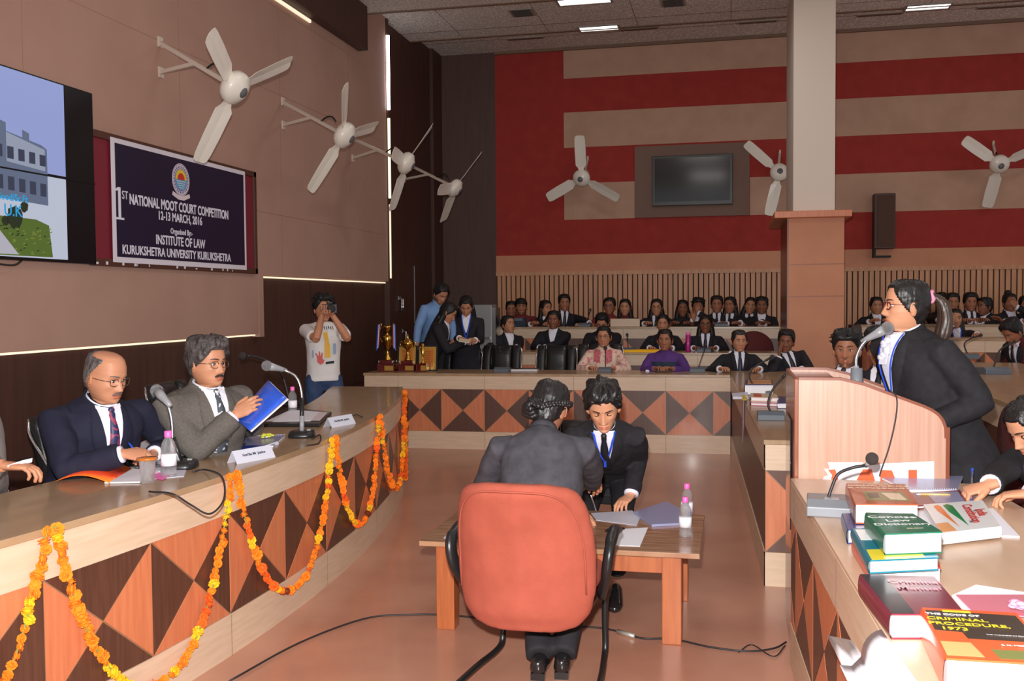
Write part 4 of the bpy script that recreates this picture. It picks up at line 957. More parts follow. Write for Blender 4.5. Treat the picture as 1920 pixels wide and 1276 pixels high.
# ---------------------------------------------------------------- microphones
def gooseneck(label, base, pts, mode='silver', bw=(.15, .17), rz=0, head_r=.03, group=None, boxy=False, foot=True, neck_r=.008):
    """pts: world points of the neck, last one is the microphone head"""
    t = thing('microphone', label, 'microphone', base, group=group); q = [V(p)-V(base) for p in pts]; B = Matrix.Rotation(rz, 4, 'Z')
    w_, d_ = bw
    if foot:
        if boxy:
            b = MB(); b.prism([(-w_/2, -d_/2, 0), (-w_/2, d_/2, 0), (-w_/2, d_/2, .045), (-w_/2, -d_/2+.05, .055), (-w_/2, -d_/2, .035)], (w_, 0, 0), 0, B)
            obj('base', b, 'mic_base' if mode != 'far' else 'mic_base_far', t, bevel=.004)
            if mode == 'near': obj('button', MB().box((-w_*.1, -d_/2+.06, .045), (w_*.25, -d_/2+.1, .056), 0, B), 'mic_grey', t, bevel=.002)
        else:
            b = MB(); b.rings([[B @ V((w_/2*k*math.copysign(abs(math.cos(a))**.6, math.cos(a)), d_/2*k*math.copysign(abs(math.sin(a))**.6, math.sin(a)), z)) for a in [2*PI*i/28 for i in range(28)]] for k, z in ((1, 0), (1.0, .012), (.92, .03), (.7, .036))])
            obj('base', b, 'black_plastic', t); obj('switch', MB().box((w_*.2, -.01, .03), (w_*.34, .01, .042), 0, B), 'mic_grey', t)
    n = spline(q, 5); d = (n[-1]-n[-3]).normalized()
    nm = 'steel' if mode == 'silver' else 'cable'
    if mode == 'silver':
        obj('sleeve', MB().tube([q[0]-V((0, 0, .02)), q[0]+(q[1]-q[0]).normalized()*.09], .0135, 12), 'mic_grey', t)
    obj('neck', MB().tube(n, neck_r, 10), nm, t)
    hd = MB(); h = n[-1]; r = head_r
    if mode == 'silver':
        obj('capsule', MB().tube([h-d*.09, h-d*.05, h-d*.01, h+d*.03], [neck_r*1.3, r*.5, r*.68, r*.85], 16), 'mic_grey', t)
        hd.tube([h+d*.028, h+d*.034, h+d*.046, h+d*.058, h+d*.068, h+d*.073], [r*.86, r, r*1.02, r*.9, r*.55, r*.1], 16); obj('mesh_head', hd, 'mic_mesh', t)
    else:
        obj('capsule', MB().tube([h-d*.04, h], [neck_r*1.3, neck_r*1.5], 10), 'mic_grey' if mode == 'near' else 'cable', t)
        hd.ball(h+d*.02, r, n=16, k=10); obj('foam_head', hd, 'mic_dark', t)
    return t
# judges' microphones
def up_(p, dz): return V((p.x, p.y, p.z+dz))
b1 = PZ(340, 876, .83); zc = (b1-EYE).dot(cF)
gooseneck('silver gooseneck microphone in front of the bald man in navy', b1, [up_(b1, .03), PD(325, 835, zc), PD(322, 790, zc), PD(314, 757, zc), PD(302, 741, zc+.03)], rz=.3, neck_r=.0085)
obj('stem', MB().tube([(0, 0, .02), (PD(325, 820, zc)-b1)], .0115, 10), 'black_plastic', LINK[-1].parent)
b2 = PZ(566, 818, .83); zc = (b2-EYE).dot(cF)
gooseneck('silver gooseneck microphone in front of the man in grey, near the blue file', b2, [up_(b2, .03), PD(566, 770, zc), PD(565, 735, zc), PD(556, 708, zc), PD(534, 694, zc), PD(512, 688, zc-.05)], rz=.3, neck_r=.0085)
obj('stem', MB().tube([(0, 0, .02), (PD(566, 745, zc)-b2)], .0125, 10), 'black_plastic', LINK[-1].parent)
b3 = PZ(545, 760, .83); zc = (b3-EYE).dot(cF)
gooseneck('dark microphone bending in from behind the second judge chair', b3, [up_(b3, .0), PD(528, 700, zc), PD(505, 678, zc), PD(478, 668, zc), PD(460, 667, zc)], mode='far', bw=(.12, .14), head_r=.03)
# far desk and the rows
for (px, py, top, lab, z) in ((942, 697, (938, 655), 'grey microphone base on the far desk in front of the first empty chair', .82), (1308, 697, (1322, 650), 'grey microphone on the far desk beside the woman in purple', .82)):
    b = PZ(px, py, z); h = PY(top[0], top[1], b.y); gooseneck(lab, b, [up_(b, .03), b.lerp(h, .55)+V((0, 0, .01)), h], mode='far', boxy=True, bw=(.16, .16), head_r=.014, neck_r=.004)
b = PZ(1135, 697, .82); h = PY(1135, 655, b.y); gooseneck('thin dark microphone in front of the woman in the cream kurta', b, [up_(b, .03), b.lerp(h, .5), h], mode='far', boxy=True, bw=(.14, .14), head_r=.022, neck_r=.005)
for px, py, h, lab, z in ((1178, 657, (1176, 630), 'grey microphone on the second row desk right of the kurta woman', .965), (1097, 612, (1106, 583), 'low grey microphone on the third row desk beside the man leaning back', 1.235), (1352, 611, (1357, 592), 'low grey microphone on the third row desk before the long-haired boy', 1.235), (1320, 655, (1312, 632), 'flat grey microphone on the second row desk before the bespectacled woman', .965)):
    b = PY(px, py, 12.05 if z < 1 else 13.42); b.z = z; hh_ = PY(h[0], h[1], b.y); gooseneck(lab, b, [up_(b, .03), b.lerp(hh_, .6), hh_], mode='far', boxy=True, bw=(.17, .15), head_r=.018, neck_r=.005)
b = PZ(1862, 700, .99); zc = (b-EYE).dot(cF)
gooseneck('grey boxy microphone on the side desk at the right', b, [up_(b, .03), PD(1868, 672, zc), PD(1876, 655, zc), PD(1898, 642, zc)], mode='far', boxy=True, bw=(.20, .2), rz=.2, head_r=.014, neck_r=.007)
b = PZ(1815, 672, .99); zc = (b-EYE).dot(cF)
gooseneck('dark microphone on the side desk just behind the speaker', b, [up_(b, .03), PD(1808, 645, zc), PD(1820, 635, zc), PD(1836, 629, zc)], mode='far', boxy=True, bw=(.18, .18), head_r=.016, neck_r=.007)
# wing desk
b = PZ(1445, 785, .82); zc = (b-EYE).dot(cF)
gooseneck('grey boxy microphone on the wing desk beside the podium', b, [up_(b, .04), PD(1440, 755, zc), PD(1450, 728, zc), PD(1475, 700, zc)], mode='far', boxy=True, bw=(.17, .19), head_r=.02, neck_r=.007)
b = PZ(1420, 738, .82); zc = (b-EYE).dot(cF)
gooseneck('farther grey microphone on the wing desk behind the book pile', b, [up_(b, .04), PD(1406, 710, zc), PD(1412, 690, zc), PD(1444, 671, zc)], mode='far', boxy=True, bw=(.2, .2), head_r=.02, neck_r=.007)
# podium microphone
b = V((.62, 4.74, 1.06)); b = PY(1606, 722, 4.78); zc = (b-EYE).dot(cF)
pm = gooseneck('silver podium microphone on a bent neck before the speaker', b, [b, PD(1605, 690, zc), PD(1606, 668, zc), PD(1617, 645, zc), PD(1634, 631, zc-.02), PD(1648, 623, zc-.04)], foot=False, head_r=.029, neck_r=.0085)
obj('socket', MB().tube([(0, 0, -.07), (0, 0, .08)], [.03, .026], 14), 'mic_base', pm)
# near counsel microphone
b = PZ(1553, 958, .82); zc = (b-EYE).dot(cF)
gooseneck('black gooseneck microphone on a grey box at the near table corner', b, [up_(b, .05), PD(1559, 915, zc), PD(1572, 888, zc), PD(1600, 876, zc), PD(1622, 872, zc-.02), PD(1631, 864, zc-.05)], mode='near', boxy=True, bw=(.15, .22), rz=-.08, head_r=.023, neck_r=.006)
# ---------------------------------------------------------------- cables
def cable(lab, pts, r=.004, m_='cable'): return tag(obj('cable', MB().tube(spline(pts, 6), r, 7), m_), lab, 'cable')
zc = 4.02
cable('dark cable curling from the first judge microphone over the table edge', [PZ(362, 884, .837), PZ(385, 880, .84), PD(408, 893, 4.15)+V((0.02, 0, 0)), PD(407, 935, 4.05)+V((.03, 0, 0)), PD(372, 962, 3.95)+V((.05, 0, 0)), PD(340, 945, 3.9)+V((.04, 0, 0)), PD(310, 925, 3.85)+V((.03, 0, 0)), PZ(280, 921, .838)])
cable('short cable beside the second judge microphone', [PZ(585, 822, .837), PZ(600, 815, .837), PZ(598, 830, .837), PZ(575, 835, .837)])
cable('thin cable behind the right name card', [PZ(655, 784, .837), PZ(668, 777, .84), PZ(680, 782, .837)], .003)
c = cable('dark cable hanging down the side of the podium', [(PY(1668, 731, 4.43)), (PY(1681, 745, 4.43)), PY(1680, 780, 4.43), PY(1668, 835, 4.43), PY(1651, 885, 4.43), PY(1650, 893, 4.43)], .0032)
c = cable('long black cable lying across the floor with a metal connector', [PZ(430, 1276, .008), PZ(560, 1205, .008), PZ(680, 1160, .008), PZ(760, 1152, .008), PZ(850, 1153, .008), PZ(1000, 1170, .008), PZ(1110, 1175, .008), PZ(1155, 1182, .008), PZ(1205, 1196, .008), PZ(1260, 1197, .008), PZ(1330, 1212, .008), PZ(1400, 1220, .008), PZ(1450, 1215, .008), PZ(1474, 1203, .008)], .0045)
obj('connector', MB().tube([PZ(1158, 1183, .012), PZ(1190, 1192, .012)], .011, 10), 'cable_plug', c)
cable('thin cord loose end on the floor beside the near table', [PZ(1385, 1222, .006), PZ(1410, 1208, .006), PZ(1450, 1230, .006), PZ(1472, 1210, .006)], .003)
# ---------------------------------------------------------------- garlands
random.seed(11)
def flower_mesh(cm):
    b = MB(); r = .026
    b.ball((0, 0, 0), (.017, .017, .013), 0, 8, 6)
    for ring, (n, el, L_) in enumerate(((7, .15, 1.0), (7, .75, .95), (5, 1.25, .85), (7, -.45, .95))):
        for k in range(n):
            a = 2*PI*(k+.5*ring)/n; d = V((math.cos(a)*math.cos(el), math.sin(a)*math.cos(el), math.sin(el))); s_ = d.cross(V((0, 0, 1)) if abs(d.z) < .9 else V((1, 0, 0))).normalized()*.009
            u = d.cross(s_).normalized()*.004; b.add([d*.008+s_*.5, d*.008-s_*.5, d*(r*L_)-s_*1.1, d*(r*L_*1.12)+u, d*(r*L_)+s_*1.1], [(0, 1, 2, 3, 4)], 0, False)
    return b.mesh('marigold', cm)
FM = [flower_mesh(k) for k in ('mar_orange', 'mar_orange', 'mar_yellow', 'mar_deep', 'mar_dark')]
def jx(Y_, off=.03): a = math.asin((Y_-CY)/RC); return V((CX+(RC+off)*math.cos(a), Y_, 0))
def garland(label, Ya, Yb, low, za=.835, zb=.835, bias=None, loz=None, sc_=1.):
    """hangs on the curved front between two points of the table edge"""
    t = thing('marigold_garland', label, 'garland', jx(Ya), group='marigold garlands along the judges table'); t.location.z = .83
    pts = []; n = 60
    for i in range(n+1):
        s = i/n; Y_ = Ya+(Yb-Ya)*s; k = math.cosh(2.4*(2*s-1)); kk = (math.cosh(2.4)-k)/(math.cosh(2.4)-1)
        z = za+(zb-za)*s-(za-low)*kk; p = jx(Y_, .034 if z < .81 else .034); p.z = z; pts.append(p)
    seg = [0]
    for a, b in zip(pts, pts[1:]): seg.append(seg[-1]+(b-a).length)
    L_ = seg[-1]; N_ = min(98, int(L_/.029)); o_ = t.location
    st = MB().tube([p-o_ for p in pts], .004, 6); obj('string', st, 'mar_green', t)
    run = 1
    for k in range(N_):
        s = L_*(k+.5)/N_; i = max(j for j in range(n) if seg[j] <= s); p = pts[i].lerp(pts[i+1], (s-seg[i])/(seg[i+1]-seg[i]+1e-9))
        if random.random() < .35: run = random.choices([0, 1, 2, 3, 4], [4, 4, 3, 2, 1])[0]
        f = obj('flower', FM[run], None, t) if False else bpy.data.objects.new('flower', FM[run]); 
        if f not in LINK: LINK.append(f)
        f.parent = t; f.location = p-o_+V((random.uniform(-.004, .006), random.uniform(-.007, .007), 0)); f.rotation_euler = (random.uniform(0, 6), random.uniform(0, 6), random.uniform(0, 6)); q = random.uniform(.58, .92)*sc_; f.scale = (q, q, q*.8)
    return t
gy = [PZ(x, y, .83).y for x, y in ((75, 990), (430, 888), (612, 820), (706, 779), (755, 738))]
garland('garland swag leaving the left edge of the photo at the bottom', gy[0]-1.15, gy[0]-.01, .12)
garland('big low garland swag at the front, dipping below the photo edge', gy[0]+.02, gy[1]-.02, .09)
garland('garland swag between the second and third hanging points, before the grey-suited judge', gy[1]+.02, gy[2]-.02, .14)
garland('shorter garland swag right of the microphone, third full swag', gy[2]+.02, gy[3]-.02, .22)
garland('narrow garland swag close to the far end of the judges table', gy[3]+.02, gy[4]-.02, .20)
t = garland('double garland hanging down at the far end of the judges table', gy[4]+.02, gy[4]+.22, .10)
# ---------------------------------------------------------------- chairs
def task_chair(label, loc, rz):
    t = thing('office_chair', label, 'chair', loc, rz)        # faces +Y locally, back towards -Y
    bk = MB(); rs = []; W_ = [(.0, .15), (.02, .22), (.07, .262), (.16, .282), (.30, .288), (.40, .282), (.50, .262), (.56, .235), (.585, .20), (.60, .12)]
    def outline(z0, wv, th, n=28):
        return [(x, y) for x, y in [(wv*math.copysign(abs(math.cos(a))**.45, math.cos(a)), th*math.copysign(abs(math.sin(a))**.8, math.sin(a))) for a in [2*PI*i/n for i in range(n)]]]
    for h, wv in W_:
        th = .05 if .02 < h < .58 else .028; yb = -.02-.10*(h/.6)+.03*math.sin(PI*h/.6); rs.append([V((x, yb+y+.10*(x/.3)**2, .27+h)) for x, y in outline(h, wv, th)])
    bk.rings(rs); obj('backrest', remesh(bk, .012, 4, .003, 5), 'red_fabric', t)
    pp = []
    for k in range(41):
        a = PI*(k/40)*1.0; h = .30+.275*math.sin(a) if True else 0; wv = .255*math.copysign(abs(math.cos(a))**.5, math.cos(a)); h = .16+.425*abs(math.sin(a))**.5
        pp.append(V((wv, -.075-.10*(h/.6)+.03*math.sin(PI*h/.6)+.10*(wv/.3)**2+.002, .27+h*.985)))
    obj('piping', MB().tube(pp, .004, 6), 'red_fabric', t)
    se = MB(); rs = []
    for y, wv in ((.06, .2), (.08, .24), (.3, .25), (.5, .235), (.55, .2)): rs.append([V((x, y, .40+z+(-.03 if y > .5 else 0))) for x, z in outline(0, wv, .055)])
    se.rings(rs); obj('seat', remesh(se, .012, 4), 'red_fabric', t)
    for sx in (-1, 1):
        leg = spline([(sx*.27, .42, .62), (sx*.29, .44, .45), (sx*.285, .40, .2), (sx*.27, .36, .03), (sx*.27, .25, .014), (sx*.27, -.22, .014)], 6) if False else spline([(sx*.30, .36, .60), (sx*.28, .42, .50), (sx*.25, .46, .38), (sx*.235, .49, .2), (sx*.235, .50, .06), (sx*.24, .44, .016), (sx*.27, .2, .014), (sx*.30, -.2, .014)], 6)
        obj('leg', MB().tube(leg, .014, 12), 'black_plastic', t)
        arm = spline([(sx*.285, .16, .38), (sx*.31, .10, .46), (sx*.325, .07, .54), (sx*.33, .10, .60), (sx*.325, .22, .63), (sx*.31, .38, .60)], 5)
        obj('armrest', MB().tube(arm, [(.018, .026)]*6+[(.02, .028)]*10+[(.024, .02)]*(len(arm)-16), 12), 'black_plastic', t)
        obj('foot_cap', MB().box((sx*.29-.016, -.1, 0), (sx*.29+.016, -.05, .012)), 'paper_grey', t)
    obj('frame', MB().tube([(-.30, -.2, .014), (0, -.21, .014), (.30, -.2, .014)], .014, 10).box((-.25, .1, .33), (.25, .48, .345)), 'black_plastic', t)
    return t
task_chair('large orange-red fabric office chair with black arms, back to the camera', (-.80, 3.78, .03), -.06)
def leather_chair(label, loc, rz, h=1.08, group=None, w_=.27, lean=.12):
    t = thing('leather_chair', label, 'chair', loc, rz, group=group)      # faces +Y
    for k, (x0, x1) in enumerate(((-w_, -w_*.55), (-w_*.55, w_*.55), (w_*.55, w_))):
        b = MB(); rs = []
        for i in range(11):
            s = i/10; z = .46+(h-.46)*s; y = -.22-lean*s; th = .05*(1-.3*abs(k-1)); tp = 1 if s < .9 else math.sqrt(max(0, 1-((s-.9)/.1)**2))*.5+.5
            pad = .012*math.sin(PI*min(1, (s*3) % 1.0001)) if k == 1 else .006
            cx_ = (x0+x1)/2; hw2 = (x1-x0)/2-.002
            rs.append([V(((cx_+hw2*math.copysign(abs(math.cos(a))**.4, math.cos(a)))*(.97 if s > .93 else 1), y-.02*(abs(cx_) > .1)*-1+(th*tp+pad)*math.copysign(abs(math.sin(a))**.7, math.sin(a)), z)) for a in [2*PI*j/18 for j in range(18)]])
        b.rings(rs); obj('backrest_segment', b, 'leather', t)
    s2 = MB(); rs = []
    for y, wv in ((-.24, .2), (-.22, .245), (.1, .255), (.24, .24), (.27, .2)): rs.append([V((wv*math.copysign(abs(math.cos(a))**.4, math.cos(a)), y, .45+.055*math.copysign(abs(math.sin(a))**.8, math.sin(a)))) for a in [2*PI*j/20 for j in range(20)]])
    s2.rings(rs); obj('seat', s2, 'leather', t)
    for sx in (-1, 1):
        obj('chrome_edge', MB().tube(spline([(sx*(w_+.008), -.16, .5), (sx*(w_+.012), -.21, .7), (sx*(w_+.010), -.22-lean*.8, h-.1), (sx*(w_-.02), -.22-lean, h-.01)], 5), .009, 8), 'chrome', t)
        obj('armrest', MB().tube(spline([(sx*(w_-.01), -.2, .60), (sx*(w_+.01), -.05, .66), (sx*(w_+.01), .12, .65), (sx*(w_), .2, .57), (sx*(w_-.01), .2, .44)], 5), (.018), 10, flat=1.), 'black_plastic', t)
    obj('column', MB().tube([(0, 0, .06), (0, 0, .42)], .03, 12), 'chrome', t)
    ba = MB()
    for k in range(5): a = 2*PI*k/5+.3; ba.bar((0, 0, .08), (.28*math.cos(a), .28*math.sin(a), .045), .04, .03); ba.ball((.28*math.cos(a), .28*math.sin(a), .028), .028, n=8, k=6)
    obj('star_base', ba, 'black_plastic', t)
    return t
leather_chair('black leather chair of the bald judge, chrome edge at the left', (-3.28, 3.92, 0), -PI/2+.05, 1.0, lean=.2)
leather_chair('black leather chair between the two judges, behind the man in grey', (-3.45, 4.98, 0), -PI/2+.1, .98)
leather_chair('empty black leather chair right of the man in grey, bright chrome edge', (-3.52, 6.2, 0), -PI/2+.1, 1.05)
for px, lab, dx in ((845, 'black leather chair mostly hidden behind the award plaques', 0), (922, 'first whole empty black leather chair at the far desk', 0), (1029, 'second empty black leather chair at the far desk, behind the dark notebook', 0)):
    c = PY(px, 680, 11.12); leather_chair(lab, (c.x, 11.35, 0), PI, 1.06 if px > 900 else 1.02, 'black chairs along the far desk', w_=.235)
c = PY(1108, 680, 11.3); leather_chair('black leather chair the kurta woman sits in', (c.x+.04, 11.50, 0), PI, 1.07, 'black chairs along the far desk', w_=.27)
c = PY(1135, 850, 6.25); leather_chair('black chair of the young man bending over the low table', (c.x-.17, 6.15, 0), PI, .80, None, w_=.28)
# rounded dark red audience chairs
def red_chair(label, c, rz):
    t = thing('audience_chair', label, 'chair', c, rz, group='dark red audience chairs')
    b = MB(); b.rings([[V((.25*k*math.cos(a), y, .80+.24*k*math.sin(a) if math.sin(a) > 0 else .80+.3*k*math.sin(a))) for a in [2*PI*i/28 for i in range(28)]] for k, y in ((.93, -.26), (1, -.24), (1, -.21), (.93, -.19))]); obj('backrest', b, 'dark_red', t)
    obj('seat', MB().box((-.24, -.2, .40), (.24, .26, .47)), 'dark_red', t, bevel=.02)
    for x in (-.2, .2):
        for y in (-.18, .22): obj('leg', MB().tube([(x, y, 0), (x*.95, y*.95, .41)], .014, 8), 'black_plastic', t)
c = PY(1413, 650, 12.9); red_chair('empty dark red chair in the second row behind the woman with pinned-up hair', (c.x, 12.7, .15), PI)
c = PY(1872, 640, 11.2); red_chair('dark red chair behind the man bending down at the right', (2.62, 10.75, .17), PI*.6)
c = PY(1832, 800, 6); red_chair('dark red chair just behind the standing speaker', (1.24, 5.62, 0), PI/2)
red_chair('dark red chair of the writing student at the right edge', (1.70, 4.42, 0), PI/2+.2)
# ---------------------------------------------------------------- low wooden table
t = thing('low_table', 'low wooden table with square legs between the two seated students', 'table', (-.81, 4.95, 0))
obj('tabletop', MB().box((-.665, -.42, .415), (.675, .42, .44)), 'wood_table', t, bevel=.004)
for x, y in ((-.545, -.34), (.545, -.34), (-.545, .34), (.545, .34)): obj('leg', MB().box((x-.045, y-.045, 0), (x+.045, y+.045, .414)), 'wood_leg', t, bevel=.004)
ap = MB().box((-.5, -.37, .33), (.5, -.35, .414)).box((-.5, .35, .33), (.5, .37, .414)).box((-.58, -.3, .33), (-.56, .3, .414)).box((.56, -.3, .33), (.58, .3, .414)); obj('apron', ap, 'wood_leg', t)
# ---------------------------------------------------------------- bottles, papers, books
def bottle(label, p, h=.20, r=.032, cap='pink', group=None, lab_=True):
    t = thing('water_bottle', label, 'bottle', p, group=group); s = h/.2
    obj('bottle_body', MB().lathe([(0, .002), (r*.9, .002), (r, .01), (r*.96, .03*s), (r, .045*s), (r, .10*s), (r*.95, .115*s), (r, .125*s), (r*.8, .15*s), (r*.42, .17*s), (r*.42, .178*s)], 20), 'water_glass', t)
    if lab_: obj('label', MB().lathe([(r*1.01, .05*s), (r*1.01, .10*s)], 20), 'label', t)
    obj('cap', MB().lathe([(r*.48, .172*s), (r*.5, .175*s), (r*.5, .197*s), (r*.42, .2*s), (0, .2*s)], 16), cap, t)
    return t
bottle('small clear water bottle with pink cap beside the glass, before the bald judge', PZ(317, 893, .83), .205, .034)
bottle('pink-capped bottle standing behind the black folder of the second judge', PZ(549, 776, .83), .19, .03)
bottle('nearer pink-capped water bottle on the low wooden table', PZ(1285, 1005, .44), .195, .031)
bottle('farther pink-capped water bottle on the low wooden table', PZ(1288, 975, .44), .195, .031)
c = PY(1290, 658, 12.05); c.z = .965; t = thing('flask', 'tall shiny magenta flask on the second row desk', 'bottle', c); obj('flask_body', MB().lathe([(0, 0), (.028, 0), (.03, .01), (.03, .19), (.026, .2)], 16), 'bk_purple', t); obj('lid', MB().lathe([(.027, .2), (.027, .235), (0, .238)], 16), 'pink', t); M['bk_purple'].node_tree.nodes['Principled BSDF'].inputs['Base Color'].default_value = (*S(170, 20, 120), 1)
t = thing('glass', 'water glass covered by a brown coaster, before the bald judge', 'glass', PZ(277, 905, .83)); obj('tumbler', MB().lathe([(0, .002), (.029, .002), (.034, .10), (.031, .10), (.027, .008), (0, .008)], 22), 'water_glass', t); obj('coaster', MB().lathe([(0, .101), (.044, .101), (.046, .106), (.044, .110), (0, .112)], 22), 'coaster', t)
def sheet(name, label, cat, corners, m_, th=.002, bend=None, parent=None, mats=None):
    o = obj(name, MB().prism(corners, (0, 0, th)), m_, parent); return tag(o, label, cat) if parent is None else o
def zq(z, *p): return [PZ(x, y, z) for x, y in p]
# judge one: magazine, papers, folder
def curved(name, label, cat, a, b, c, d, lift, m_, n=10, th=.003, prof=lambda s: s*s):
    """sheet from edge a-b to edge d-c, rising by lift towards d-c"""
    mb = MB(); top, bot = [], []
    rs = []
    for i in range(n+1):
        s = i/n; p, q = V(a).lerp(V(d), s), V(b).lerp(V(c), s); h = V((0, 0, lift*prof(s))); rs.append([p+h, q+h, q+h+V((0, 0, th)), p+h+V((0, 0, th))])
    mb.rings(rs); o = obj(name, mb, m_); return tag(o, label, cat) if label else o
o = curved('magazine', 'orange and red glossy booklet curling open before the bald judge', 'booklet', *zq(.833, (206, 906), (250, 880), (160, 878), (105, 907)), .035, 'mag_orange', prof=lambda s: math.sin(PI*s*.9))
for o_, z in ((o, 0),):
    pg = MB(); pg.prism(zq(.832, (196, 906), (262, 905), (300, 884), (245, 880)), (0, 0, .006)); q = obj('pages', pg, 'paper', o_)
sheet('paper', 'loose white sheets under the glass and pink slip', 'paper', zq(.8305, (232, 903), (345, 893), (352, 873), (262, 878)), 'paper_grey')
sheet('pink_slip', 'small pink paper slip under the water bottle', 'paper slip', zq(.8335, (262, 893), (306, 899), (322, 889), (282, 884)), 'pink', .001)
o = tag(obj('folder', MB().prism(zq(.831, (225, 866), (330, 862), (400, 842), (402, 850), (330, 874), (240, 880)), (0, 0, .014)), 'leather', bevel=.004), 'black leather folder under the open report of the bald judge', 'folder')
t = thing('report', 'open white report with one page curling over, before the bald judge', 'document', PZ(330, 850, .846))
l0 = t.location; pp = MB().prism([p-l0 for p in zq(.846, (255, 838), (290, 860), (372, 833), (375, 826), (300, 815))], (0, 0, .012)); obj('pages', pp, 'paper', t)
cu = MB(); rs = []
A, B = PZ(285, 842, .86), PZ(374, 832, .86); up0_ = V((0, 0, 1)); bk_ = (PZ(268, 815, .86)-PZ(285, 842, .86))
for i in range(13): a = PI*.95*i/12; rs.append([A-l0+bk_*(.5-.5*math.cos(a))+up0_*.075*math.sin(a), B-l0+bk_*(.45-.45*math.cos(a))+up0_*(.10*math.sin(a))])
cu.rings([[r[0]+(r[1]-r[0])*k/6 for k in range(7)] for r in rs], closed=False, cap=False); o = obj('curling_page', cu, 'paper', t); sd_ = o.modifiers.new('s', 'SOLIDIFY'); sd_.thickness = .002
# name cards
def name_card(label, p, rz, w_=.21):
    t = thing('name_card', label, 'name card', p, rz); c = MB()
    c.add([(-w_/2, -.035, 0), (w_/2, -.035, 0), (w_/2, 0, .06), (-w_/2, 0, .06), (w_/2, .035, 0), (-w_/2, .035, 0)], [(0, 1, 2, 3), (3, 2, 4, 5)], 0, False); o = obj('card', c, 'paper_grey', t); q = o.modifiers.new('s', 'SOLIDIFY'); q.thickness = .0015
    for i, (s_, z, sz) in enumerate((("Hon'ble Mr. Justice", .034, .019),)):
        m_ = text_mb(s_, sz, 'CENTER', .0004 if i == 0 else 0, 1.); o = obj('lettering', m_, 'ink', t)
        o.matrix_local = Matrix.Translation((0, -.035*(1-z/.06)-.0016, z)) @ Matrix.Rotation(math.radians(60), 4, 'X')
    return t
p = PZ(472, 862, .83); name_card('white folded name card nearest the camera, between the two judges', p, 1.23, .25)
p = PZ(637, 797, .83); name_card('white folded name card right of the second judge', p, 1.30, .24)
# second judge: blue file, folder, notebooks
t = thing('file', 'bright blue plastic file held up by the judge in grey', 'file', PD(485, 765, 5.05)); l0 = t.location
A, B, C_, D_ = PD(503, 712, 5.15), PD(537, 745, 4.95), PD(467, 806, 4.85), PD(440, 782, 5.1)
rs = []
for i in range(9):
    s = i/8; p, q = A.lerp(B, s), D_.lerp(C_, s); n_ = (B-A).cross(D_-A).normalized()*(-.022*math.sin(PI*s)); rs.append([p+n_-l0+(q-p)*k/4 for k in range(5)])
o = obj('cover', MB().rings(rs, closed=False, cap=False), 'folder_blue', t); q = o.modifiers.new('s', 'SOLIDIFY'); q.thickness = .004
n_ = (B-A).cross(D_-A).normalized(); obj('pages', MB().prism([A-l0+n_*.01, B-l0+n_*.01, C_-l0+n_*.01, D_-l0+n_*.01], n_*.008), 'paper', t)
o = tag(obj('folder', MB().prism(zq(.831, (488, 800), (600, 800), (622, 777), (540, 768), (500, 780)), (0, 0, .02)), 'leather', bevel=.005), 'black folder with papers lying right of the blue file', 'folder')
sheet('paper', 'white printed sheets on the black folder right of the blue file', 'paper', zq(.852, (498, 790), (582, 789), (612, 773), (545, 768)), 'paper')
sheet('report', 'report with pinkish cover print lying on the right folder', 'document', zq(.8545, (583, 788), (600, 788), (615, 773), (598, 773)), 'em_white', .001)
def spiral_book(label, corners, m_, ring_edge, parent=None, z=.0, nm='spiral_notebook'):
    t = thing(nm, label, 'notebook', sum(corners, V())/4); l0 = t.location
    obj('pages', MB().prism([p-l0 for p in corners], (0, 0, .008)), 'paper', t); obj('cover', MB().prism([p-l0+V((0, 0, .009)) for p in corners], (0, 0, .0012)), m_, t)
    a, b = corners[ring_edge], corners[(ring_edge+1) % 4]; n = max(8, int((b-a).length/.0085)); n = min(n, 40); sp = MB()
    d = (b-a).normalized(); s_ = d.cross(V((0, 0, 1)))
    pts = [a-l0+(b-a)*(i/(n*8))+V((0, 0, .006+.009*math.sin(2*PI*i/8)))+s_*.008*math.cos(2*PI*i/8) for i in range(n*8+1)]
    obj('spiral', sp.tube(pts, .0016, 4), 'paper_grey', t); return t
spiral_book('blue-covered spiral notebook flat behind the nearer name card', zq(.831, (440, 822), (400, 838), (512, 838), (535, 818)), 'paper_blue', 3)
spiral_book('second spiral notebook under the first judge flowers', zq(.831, (385, 838), (375, 846), (470, 850), (520, 832)), 'folder_blue_in', 2)
def fake_flowers(label, pts, m_, z=.85):
    t = thing('paper_flowers', label, 'flowers', PZ(*pts[0], z)); l0 = t.location; st = MB().tube([PZ(x, y, z)-l0 for x, y in pts], .004, 6); obj('stem', st, 'paper', t)
    fl_ = MB()
    for i in range(len(pts)-1):
        for k in range(4):
            p = PZ(*pts[i], z).lerp(PZ(*pts[i+1], z), k/4)-l0
            for j in range(3): fl_.ball(p+V((random.uniform(-.014, .014), random.uniform(-.014, .014), random.uniform(0, .018))), (.013, .013, .006), 0, 7, 4)
    obj('blossom', fl_, m_, t)
fake_flowers('pink artificial flower stem lying beside the name card', ((380, 829), (398, 832), (420, 834), (440, 836)), 'pink_flower')
fake_flowers('yellow-green artificial flowers at the elbow of the judge in grey', ((424, 820), (440, 812), (450, 808)), 'yellow_green'); fake_flowers('yellow-green sprig lying on the spiral notebook', ((498, 819), (508, 817)), 'yellow_green')
def pen(label, a, b, m_='folder_blue', r=.0045, tip='paper_grey'):
    a, b = V(a), V(b); t = thing('pen', label, 'pen', a); d = b-a; obj('barrel', MB().tube([d*.12, d*.9, d], [r, r, r*.7], 8), m_, t); obj('tip', MB().tube([(0, 0, 0), d*.12], [r*.3, r], 8), tip, t)
